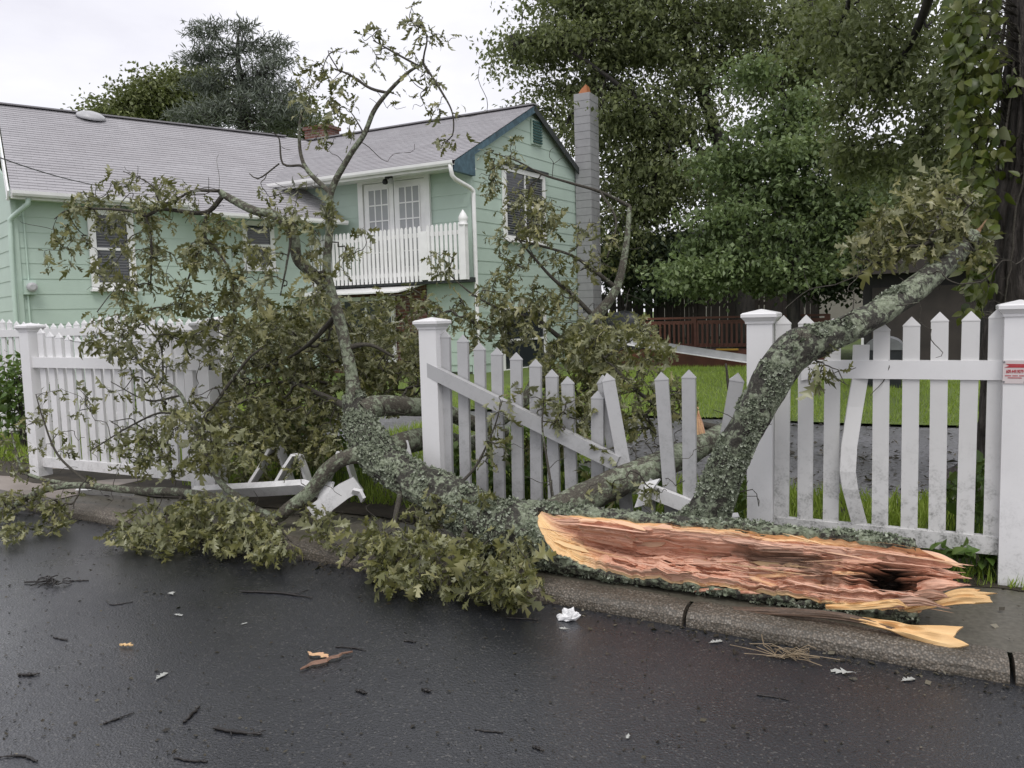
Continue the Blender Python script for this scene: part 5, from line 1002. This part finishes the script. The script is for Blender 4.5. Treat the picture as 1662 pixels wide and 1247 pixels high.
crown('broadleaf_tree', 'bright green bushy tree in front of the willow oak', [[(b1, .16), (D_(1288, 420, d), .12), (D_(1290, 300, d), .08), (D_(1270, 170, d), .04)], [(D_(1288, 420, d), .08), (D_(1220, 330, d), .05), (D_(1180, 220, d), .03)], [(D_(1290, 400, d), .07), (D_(1340, 320, d), .05), (D_(1370, 240, d), .03)]],
      [(D_(1285, 180, d), (.8, .8, .75), 40), (D_(1220, 130, d), (.5, .6, .4), 16), (D_(1260, 270, d), (1.4, 1.1, .8), 70), (D_(1170, 250, d), (.7, .8, .6), 22), (D_(1350, 300, d), (.9, 1, .9), 50), (D_(1200, 370, d), (1.1, 1.1, .8), 50), (D_(1330, 400, d), (1.0, 1, .7), 44), (D_(1130, 440, d), (.9, .9, .5), 36), (D_(1400, 350, d), (.6, .7, .6), 24), (D_(1260, 440, d), (1, 1, .4), 30)],
      BROAD, M['far_green'], .12, 120, (.28, .28, .1), dens=.68, r0=.016, rmax=.07, up=.5)
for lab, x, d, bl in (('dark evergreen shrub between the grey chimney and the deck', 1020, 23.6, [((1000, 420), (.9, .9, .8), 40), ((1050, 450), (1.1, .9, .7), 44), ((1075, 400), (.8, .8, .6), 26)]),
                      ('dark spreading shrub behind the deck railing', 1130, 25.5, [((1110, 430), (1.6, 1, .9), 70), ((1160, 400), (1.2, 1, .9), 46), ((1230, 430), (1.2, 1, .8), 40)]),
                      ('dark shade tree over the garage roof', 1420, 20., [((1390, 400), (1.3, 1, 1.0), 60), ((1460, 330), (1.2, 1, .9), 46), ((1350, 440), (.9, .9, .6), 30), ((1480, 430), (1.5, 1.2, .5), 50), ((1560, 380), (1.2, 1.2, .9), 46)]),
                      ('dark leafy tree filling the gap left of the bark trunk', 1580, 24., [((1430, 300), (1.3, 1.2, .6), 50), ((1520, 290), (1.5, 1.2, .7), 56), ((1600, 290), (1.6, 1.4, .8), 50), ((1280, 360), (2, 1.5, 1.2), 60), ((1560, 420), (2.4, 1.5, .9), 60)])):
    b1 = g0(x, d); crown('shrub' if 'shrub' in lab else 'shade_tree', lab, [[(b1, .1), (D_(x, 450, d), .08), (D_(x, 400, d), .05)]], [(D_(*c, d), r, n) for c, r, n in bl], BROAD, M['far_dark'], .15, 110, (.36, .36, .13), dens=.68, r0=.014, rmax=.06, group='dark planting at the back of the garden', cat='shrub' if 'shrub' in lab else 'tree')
# cedar and round tree behind the left roof
d = 34; b1 = g0(395, d); tr_ = [(b1, .35), (D_(395, 250, d), .25), (D_(392, 150, d), .16), (D_(385, 80, d), .08), (D_(390, 40, d), .03)]
bl = []
for (x, y, w_, n) in ((390, 45, 14, 10), (340, 52, 38, 22), (430, 75, 45, 26), (365, 85, 55, 32), (310, 98, 28, 16), (450, 102, 30, 16), (400, 118, 70, 36), (350, 135, 60, 40), (440, 150, 60, 50), (390, 175, 95, 80), (460, 190, 60, 50), (320, 190, 60, 50), (400, 215, 110, 70)):
    bl.append((D_(x, y, d+rng.normal()*.5), (w_*d/1300, w_*d/1300*.7, .22 if y < 130 else .4), n))
crown('cedar_tree', 'grey green cedar with flat layered boughs rising behind the left roof', [tr_], bl, NEEDLE, M['cedar'], .3, 28, (.26, .26, .1), r0=.02, rmax=.1, droop=-.1, sag=.0, up=.6)
d = 38; b1 = g0(260, d)
crown('round_tree', 'rounded olive green tree behind the left roof beside the cedar', [[(b1, .3), (D_(260, 250, d), .2), (D_(262, 170, d), .1)]], [(D_(230, 175, d), (2.0, 2, 1.2), 90), (D_(280, 155, d), (2.2, 2, 1.4), 100), (D_(185, 188, d), (1.3, 1.5, .9), 50), (D_(330, 150, d), (1.6, 1.6, 1.2), 60), (D_(160, 205, d), (.7, 1, .6), 20), (D_(470, 200, d), (1.8, 1.5, 1.2), 50)], BROAD, M['olive'], .2, 84, (.4, .4, .18), dens=.75, r0=.02, rmax=.1)
# the standing tree at the right edge, its own crown hanging overhead
d = 5.3; tb = PZ(1662, 800, ZP); tb = PD(1690, 800, d); tb[2] = ZP-.02; TRK = [(tb+V(-.02, 0, 0), .5), (tb+UP*.18, .4), (tb+UP*.5, .345), (tb+UP*1.2, .33), (tb+V(.03, .02, 2.2), .31), (tb+V(.08, .05, 3.6), .29), (tb+V(.1, .1, 5.5), .24), (tb+V(.2, .2, 8), .15)]
st = thing('standing_tree', 'dark ridged trunk standing at the right edge, its small leaves hanging overhead', 'tree', tb)
p = smooth_path([[*a, r] for a, r in TRK], 260); t_, u_, b_ = frames(p[:, :3]); a = np.linspace(0, 2*np.pi, 150, endpoint=False); d_ = np.cos(a)[None, :, None]*u_[:, None]+np.sin(a)[None, :, None]*b_[:, None]
q_ = np.stack([np.cos(a)[None]*9+0*p[:, 2:3], np.sin(a)[None]*9+0*p[:, 2:3], p[:, 2:3]*2.2+0*a[None]], -1); dsp = .045*(1-np.abs(fbm(q_, 2))*2.4)+.012*fbm(q_*4, 2); flare = np.clip(1-(p[:, 2]-ZP)/.5, 0, 1)[:, None]*.12*np.sin(a*5)[None]
c = p[:, None, :3]+d_*(p[:, 3][:, None]+dsp*.7+flare)[..., None]; i = np.arange(259)[:, None]*150; j = np.arange(150)[None]
MB().add(c.reshape(-1, 3), quad=np.stack([i+j, i+(j+1) % 150, i+150+(j+1) % 150, i+150+j], -1).reshape(-1, 4)).build('trunk', M['tree_bark'], st, smooth=True)
sd_ = [p[150:]]
for pts in ([(tb+UP*4.6, .12), (D_(1560, -200, 7), .09), (D_(1500, 20, 9), .05), (D_(1420, 180, 10.5), .02)], [(tb+UP*5.2, .12), (D_(1480, -260, 8), .09), (D_(1400, -60, 9.5), .05), (D_(1360, 60, 10.5), .02)], [(tb+UP*4.2, .1), (D_(1600, -60, 7.5), .07), (D_(1540, 150, 9.5), .04), (D_(1500, 300, 10.5), .015)]):
    q = smooth_path([[*a_, r] for a_, r in pts], 40); MB().tube(q[:, :3], q[:, 3], 10).build('limb', M['bg_bark'], st, smooth=True); sd_.append(q[6:])
SD = np.vstack(sd_); T_ = []
for (x, y, dd, rr_, n) in ((1420, 40, 10, (.7, .8, .5), 50), (1400, 140, 10, (.5, .7, .45), 36), (1470, 130, 10, (.5, .6, .5), 30), (1390, 240, 10.5, (.35, .5, .3), 20), (1440, 270, 10.5, (.5, .6, .3), 30), (1530, 210, 9.5, (.45, .5, .5), 40), (1520, 300, 9.5, (.5, .5, .3), 30), (1560, 90, 9, (.4, .5, .6), 30), (1330, 40, 11, (.6, .7, .5), 30), (1590, 330, 9, (.4, .4, .5), 24), (1480, -150, 9, (1.6, 1.4, .8), 60)):
    T_.append(PD(x, y, dd)+rand_dir(n)*(rng.random(n)**.4)[:, None]*np.array(rr_))
T_ = np.vstack(T_); paths, ends = grow(SD[:, :3], SD[:, 3], T_, sag=.03, r0=.005, p=.45, wob=.12, rmax=.03); m = MB()
for p_, r_ in paths: m.tube(p_, r_, 4, cap=False)
m.build('branches', M['bg_bark'], st, smooth=True, kind='stuff'); n = len(T_)*52; k = np.repeat(np.arange(len(T_)), 52)
m = MB(); scatter(m, NARROW+BROAD, T_[k]+rng.normal(size=(n, 3))*.13, unit(ends[k]*.5+rng.normal(size=(n, 3))*.7-UP*.3), unit(rng.normal(size=(n, 3))*.6+UP*.6), rng.uniform(.06, .11, n), np.clip(rng.normal(.5, .22, n), 0, 1)); m.build('crown', M['far_oak'], st, kind='stuff')
# vine on that trunk
vine = thing('climbing_vine', 'yellow green climbing vine hanging down the left side of the standing trunk', 'vine', tb)
m = MB(); seeds = []
for x0_, x1_, y1_, dd in ((1650, 1600, 470, 5.0), (1630, 1572, 420, 5.1), (1640, 1560, 330, 5.2), (1655, 1640, 560, 4.95), (1620, 1550, 180, 5.2)):
    q = smooth_path([[*PD(x0_, -60, dd+.1), .009], [*PD((x0_+x1_)/2+12, y1_*.4, dd), .008], [*PD(x1_+6, y1_*.75, dd), .006], [*PD(x1_, y1_, dd-.02), .003]], 40); q[:, :3] += np.cumsum(rng.normal(size=(40, 3))*.006, 0); m.tube(q[:, :3], q[:, 3], 5); seeds.append(q)
m.build('stem', M['twig'], vine, smooth=True); SV = np.vstack(seeds)
pp = []
for (x0_, x1_, y0_, y1_, n) in ((1540, 1622, -20, 130, 170), (1548, 1620, 120, 260, 130), (1560, 1622, 240, 360, 80), (1570, 1612, 340, 480, 80), (1560, 1605, 400, 520, 34), (1620, 1655, 60, 330, 26), (1548, 1580, 0, 200, 60)):
    for _ in range(int(n*1.7)): pp.append(PD(rng.uniform(x0_, x1_), rng.uniform(y0_, y1_), rng.uniform(4.75, 5.2)))
pp = np.array(pp); n = len(pp); ax = unit(rng.normal(size=(n, 3))*.55+V(-.3, -.2, -.7)); nm = unit(rng.normal(size=(n, 3))*.5+V(-.3, -.7, .5)); sz = rng.uniform(.05, .105, n); rd = np.clip(rng.normal(.45, .25, n), 0, 1)
m = MB()
for q in pp: 
    i_ = int(((SV[:, :3]-q)**2).sum(1).argmin()); s0 = SV[i_, :3]
    if np.linalg.norm(s0-q) < .5: m.tube([s0, (s0+q)/2+UP*.02, q], [.003, .002, .0012], 3, cap=False)
m.build('tendrils', M['twig'], vine, kind='stuff')
lm = [MB().add(v_, quad=q_, rnd=np.full(len(v_), r_)).mesh('leaf', M['ivy'], True) for v_, t__, q_ in OVATE for r_ in (.2, .45, .75)]
s_, a_, n_ = leaf_frames(ax, nm); big = np.argsort(-sz)[:300]
for b in big: put('leaf', lm[int(rng.integers(len(lm)))], vine, mat4(pp[b], s_[b]*sz[b], a_[b]*sz[b], n_[b]*sz[b]))
keep = np.ones(n, bool); keep[big] = False; m = MB(); scatter(m, OVATE, pp[keep], ax[keep], nm[keep], sz[keep], rd[keep]); m.build('foliage', M['ivy'], vine, smooth=True, kind='stuff')
# far trees either side of the view
m = MB(); T_ = []
for _ in range(70):
    s_ = rng.choice([-1, 1]); c = V(rng.uniform(9, 60) if s_ > 0 else rng.uniform(-75, -32), rng.uniform(34, 62), rng.uniform(1.5, 6)); T_.append(c+rand_dir(26)*V(2.6, 2.6, 1.9))
T_ = np.vstack(T_); T_ = T_[T_[:, 2] > .2]; k = np.repeat(np.arange(len(T_)), 16); n = len(k)
scatter(m, BROAD, T_[k]+rng.normal(size=(n, 3))*.5, rand_dir(n), unit(rng.normal(size=(n, 3))*.6+UP), rng.uniform(.3, .55, n), np.clip(rng.normal(.5, .22, n), 0, 1))
m.build('distant_trees', M['far_dark'], kind='stuff')['label'] = 'far belt of trees beyond the gardens'
# ================================================================== low growth
def blades(x0_, x1_, y0_, y1_, n, h0, h1, z, mb, wd=1.):
    pos = np.stack([rng.uniform(x0_, x1_, n), rng.uniform(y0_, y1_, n), np.full(n, z)], 1); keep = fbm(pos*V(1.3, 1.3, 0), 2) > -.75; pos = pos[keep]; n = len(pos)
    ax = unit(rng.normal(size=(n, 3))*V(.35, .35, 0)+UP); scatter(mb, BLADE, pos, ax, rand_dir(n)*V(1, 1, .1), rng.uniform(h0, h1, n), np.clip(.5+.3*fbm(pos*V(.9, .9, 0), 2)+rng.normal(0, .18, n), 0, 1))
m = MB(); blades(-6.5, 6, 9.4, 17.8, 60000, .04, .09, .1, m); blades(-12, -6.2, 6.2, 13, 16000, .05, .12, .05, m); blades(-2.6, 2.5, 4.75, 5.8, 14000, .04, .14, .08, m); blades(-13, -5.4, 4.7, 6.3, 16000, .05, .16, .06, m); blades(-5.4, -2.6, 4.5, 8, 14000, .05, .14, .06, m); blades(-.8, 1.6, 4.2, 4.5, 1500, .03, .1, .07, m)
m.build('grass', M['grass'], kind='stuff')['label'] = 'green grass of the lawn and the strip behind the pickets'
m = MB(); pos = []; szs = []
for (x, y, rx, ry, Y0, Y1, n) in ((800, 770, 70, 35, 4.45, 5.0, 330), (880, 730, 60, 50, 4.5, 5.2, 260), (740, 760, 20, 40, 4.45, 4.8, 100), (1590, 790, 26, 50, 4.6, 5.1, 220), (1550, 800, 15, 26, 4.5, 4.8, 60), (1190, 800, 20, 50, 4.5, 5.2, 120), (520, 730, 90, 50, 4.5, 5.2, 380), (1620, 905, 30, 16, 4.32, 4.45, 90), (1545, 898, 40, 12, 4.2, 4.4, 60), (1000, 800, 90, 40, 4.5, 5.0, 200)):
    for _ in range(n):
        a = rng.uniform(0, 2*np.pi); r = math.sqrt(rng.random()); p_ = PY(x+rx*r*math.cos(a), y+ry*r*math.sin(a), rng.uniform(Y0, Y1)); p_[2] = max(p_[2], .09); pos.append(p_)
pos = np.array(pos); n = len(pos); scatter(m, OVATE, pos, unit(rng.normal(size=(n, 3))*.8+UP*.2), unit(rng.normal(size=(n, 3))*.5+UP), rng.uniform(.035, .085, n), rng.random(n))
f = pos.copy(); f[:, 2] = .07; f[:, :2] += rng.normal(size=(n, 2))*.05
for i_ in range(0, n, 3): m.tube([f[i_], (f[i_]+pos[i_])/2, pos[i_]], [.003, .002, .0015], 3, cap=False, rnd=np.full(9, .3))
m.build('weeds', M['weed'], kind='stuff', smooth=True)['label'] = 'leafy weeds growing along the fence foot'
for lab, x, y, Y, r_ in (('low leafy shrub behind the leftmost gate post', 30, 620, 5.2, (.35, .3, .3)), ('bushy plant at the foot of the mint wall behind the pickets', 250, 560, 8.5, (.9, .5, .4))):
    c = PY(x, y, Y); b1 = V(c[0], c[1], .05); crown('garden_shrub', lab, [[(b1, .03), ((b1+c)/2, .025), (c, .012)]], [(c, r_, 60), (V(c[0], c[1], c[2]*.5), r_, 40)], OVATE, M['weed'], .07, 9, (.08, .08, .08), r0=.004, rmax=.015, cat='shrub')
# ================================================================== things on the road
def twig_thing(label, p0, p1, r, forks=2, bend=.1, mat=None, name='twig'):
    a, b = PZ(*p0, r*.9), PZ(*p1, r*.9); L = np.linalg.norm(b-a); side = unit(np.cross(b-a, UP)); m_ = a+(b-a)*.5+side*bend*L; m = MB()
    p = smooth_path([[*a, r*.8], [*m_, r], [*b, r*.6]], 14); p[:, :2] += rng.normal(size=(14, 2))*r*.35; m.tube(p[:, :3], p[:, 3]*(1+.25*rng.normal(size=14)), 6)
    for _ in range(forks):
        i_ = int(rng.integers(3, 12)); d_ = unit((b-a)*rng.choice([-1, 1])+side*rng.choice([-1, 1])*L*rng.uniform(.5, 1.2)); m.tube([p[i_, :3], p[i_, :3]+d_*L*rng.uniform(.08, .22)+UP*.004], [r*.5, r*.25], 5)
    return tag(m.build(name, mat or M['wet_twig'], smooth=True), label, 'twig', 'twigs on the wet road')
M['wet_twig'] = m_plain('wet_twig', (.018, .015, .013), .35, .4, 30)
TW = [('long dark twig lying parallel to the kerb, nearest the kerb', (388, 960), (508, 970), .008, 1), ('forked dark stick near the bottom, right of centre left half', (345, 1181), (424, 1192), .008, 3), ('curved slim twig left of the forked bottom stick', (167, 1175), (217, 1157), .005, 2), ('V shaped twig above the forked bottom stick', (297, 1172), (324, 1147), .007, 2), ('stubby dark stick at the far left, halfway down the road', (30, 1095), (63, 1093), .008, 0),
      ('dark twig running off the bottom left corner', (0, 1228), (60, 1235), .006, 1), ('thin twig on the bottom edge left of centre', (281, 1229), (336, 1236), .005, 2), ('short dark twig under the leaves at left', (113, 943), (145, 942), .005, 0), ('small bent twig near the left edge of the road', (86, 1034), (110, 1039), .005, 1), ('fine twig below the leafy pile on the left', (172, 974), (216, 977), .004, 2), ('thin dark twig beside the orange wood chip', (545, 1050), (593, 1056), .005, 1), ('short twig right of the orange wood chip', (656, 1040), (675, 1042), .006, 0), ('dark stub below the orange wood chip', (578, 1120), (594, 1125), .008, 0), ('dark stub at lower middle of the road', (686, 1119), (702, 1121), .008, 0), ('slim twig on the right lower half of the road', (770, 1184), (816, 1189), .004, 1), ('short knotty twig at lower right of centre', (866, 1212), (882, 1219), .006, 1), ('twig on the dark wet road at far right', (1228, 1128), (1282, 1136), .004, 2), ('reddish brown stick beside the white litter', (822, 1003), (872, 1006), .006, 0)]
for lab, p0, p1, r, f in TW: twig_thing(lab, p0, p1, r*.75, f, rng.normal()*.08)
nest = thing('twig_cluster', 'matted clump of dark twigs near the left road edge', 'twig clump', PZ(85, 942, 0)); m = MB()
for _ in range(26):
    a = PZ(86+rng.normal()*9, 942+rng.normal()*4, rng.uniform(.005, .03)); b = a+V(rng.normal()*.05, rng.normal()*.05, rng.normal()*.01); b[2] = max(b[2], .005); m.tube([a, (a+b)/2+UP*.008, b], .003, 5)
m.tube([PZ(40, 945, .008), PZ(66, 944, .012), PZ(86, 942, .012)], .005, 6); m.build('stems', M['wet_twig'], nest)
grs = thing('dead_grass_clump', 'tangle of pale dead grass stalks against the kerb on the right', 'grass clump', PZ(1275, 1062, 0)); m = MB()
for _ in range(40):
    a = PZ(1280+rng.normal()*16, 1063+rng.normal()*4, .006); b = a+V(rng.normal()*.07, rng.normal()*.03, abs(rng.normal())*.015); m.tube([a, (a+b)/2+UP*abs(rng.normal())*.012, b], .0018, 4)
m.tube([PZ(1236, 1030, .06), PZ(1240, 1048, .03), PZ(1262, 1064, .01), PZ(1330, 1068, .006)], .0022, 4)
M['straw'] = m_plain('straw', (.2, .15, .09), .6, .3, 20); m.build('stalks', M['straw'], grs)
# split slivers of orange wood
def chip(label, p0, p1, w0, w1, c0, c1):
    a, b = PZ(*p0, .012), PZ(*p1, .016); t_ = unit(b-a); s = unit(np.cross(t_, UP)); m = MB(); v = []; cc = []; n = 18
    for k in range(n):
        f = k/(n-1); w_ = (w0+(w1-w0)*f)*(1+.3*vnoise(V(k*.8, 2, p0[0])[None])[0])*min(1, k/4+.1, (n-1-k)/5+.1); c = a+(b-a)*f+s*.01*vnoise(V(k*.5, 7, p0[1])[None])[0]
        for o, zz in ((-w_, 0), (-w_*.45, w_*.35), (w_*.6, w_*.25), (w_, -.003), (0, -.008)): v.append(c+s*o+UP*zz); q_ = .5+.5*vnoise(V(k*.9, o*300, 1)[None])[0]; cc.append(c0*(1-q_)+c1*q_)
    m.add(v, quad=[(k*5+j, k*5+(j+1) % 5, (k+1)*5+(j+1) % 5, (k+1)*5+j) for k in range(n-1) for j in range(5)], tri=[(0, 2, 1), (0, 3, 2), (0, 4, 3)], col=np.array(cc)); return tag(m.build('wood_sliver', M['torn']), label, 'wood sliver')
chip('long reddish splinter of wood lying on the road', (486, 1084), (572, 1056), .014, .008, salm*.4, brown*.7); chip('pale orange splinter touching the long reddish one', (498, 1058), (536, 1066), .006, .016, cream*.8, salm); chip('small pale wood chip on the road at left', (194, 1045), (215, 1046), .004, .008, cream*.8, cream)
# crumpled litter and scattered leaves
def crumple(name, label, x, y, r, h, mat, cat):
    c = PZ(x, y, 0); m = MB(); n, k = 12, 18; v = []
    for i in range(n):
        f = i/(n-1)
        for j in range(k):
            t_ = j/k*2*np.pi; ph = f*1.5; d__ = V(math.cos(t_)*math.cos(ph), math.sin(t_)*math.cos(ph), math.sin(ph)); R = 1+.55*vnoise(d__[None]*2.3+x)[0]+.3*vnoise(d__[None]*5.1+x)[0]; v.append(c+V(r*1.1*R*d__[0]+.02*ph, r*.75*R*d__[1], max(0, h*R*d__[2])+.003))
    m.add(v, quad=[(i*k+j, i*k+(j+1) % k, (i+1)*k+(j+1) % k, (i+1)*k+j) for i in range(n-1) for j in range(k)]); return tag(m.build(name, mat), label, cat)
crumple('paper_litter', 'crumpled white paper at the kerb foot below the trunk', 920, 1006, .042, .05, M['litter'], 'litter')
lv = MB().add(OAK[0][0]*V(1, 1, .35), quad=OAK[0][2], rnd=np.full(len(OAK[0][0]), .8)).mesh('fallen_leaf', M['litterleaf'] if 'litterleaf' in M else None, True)
M['paleleaf'] = m_plain('pale_leaf_back', (.42, .43, .40), .4, .15, 30); lv.materials.clear(); lv.materials.append(M['paleleaf'])
for lab, x, y, s in (('pale upturned leaf on the road left of centre', 281, 966, .07), ('pale upturned leaf in the middle of the left road half', 252, 1104, .075), ('small pale leaf just below the first pale leaf', 281, 997, .05), ('pale leaf on the road by the orange splinter', 390, 1014, .035), ('pale leaf lying below the kerb joint', 1150, 1044, .07), ('pale leaf lying near the paper litter', 925, 1021, .05), ('tattered pale leaf near the kerb at right', 1390, 1092, .09), ('tattered pale leaf left of the kerb end', 1462, 1106, .07), ('pale leaf fragment at lower right', 1020, 1190, .03)):
    a = rng.uniform(0, 6.28); o = put('fallen_leaf', lv, None, Matrix.Translation(Vector(PZ(x, y, .006))) @ Matrix.Rotation(a, 4, 'Z') @ Matrix.Scale(s, 4)); tag(o, lab, 'leaf', 'single leaves on the road')
m = MB(); n = 2600; X = 1760*rng.random(n)**1.45-60; Y = 890+rng.random(n)**1.5*350; keepm = (Y > 880+.145*(X-200)) ; pos = np.array([PZ(x, y, .004) for x, y in zip(X[keepm], Y[keepm])]); n = len(pos)
scatter(m, NARROW+BROAD, pos, rand_dir(n)*V(1, 1, .08), unit(rng.normal(size=(n, 3))*.25+UP), np.clip(rng.lognormal(-4.75, .5, n), .004, .03), np.clip(rng.normal(.22, .26, n), 0, 1))
pos = []
for _ in range(900): x = rng.uniform(-6, .8); pos.append((x, kerbY(x)-abs(rng.normal())*.07-.008, .004))
for _ in range(500): x = rng.uniform(-6, .8); pos.append((x, rng.uniform(kerbY(x)+.15, 4.25), ZP+.006))
for _ in range(2600): pos.append((rng.uniform(-3, 3), rng.choice([rng.uniform(5.7, 9.4), 6.2+.3*rng.normal(), 7.4+.25*rng.normal()]), .09))
pos = np.array(pos); n = len(pos); scatter(m, NARROW+BROAD, pos, rand_dir(n)*V(1, 1, .1), unit(rng.normal(size=(n, 3))*.3+UP), np.where(pos[:, 1] > 5, 2.2, 1)*np.clip(rng.lognormal(-4.1, .5, n), .007, .05), np.clip(rng.normal(.35, .28, n), 0, 1))
m.build('leaf_litter', M['litterbits'], kind='stuff')['label'] = 'bits of bark and leaf strewn over the wet road and drive'
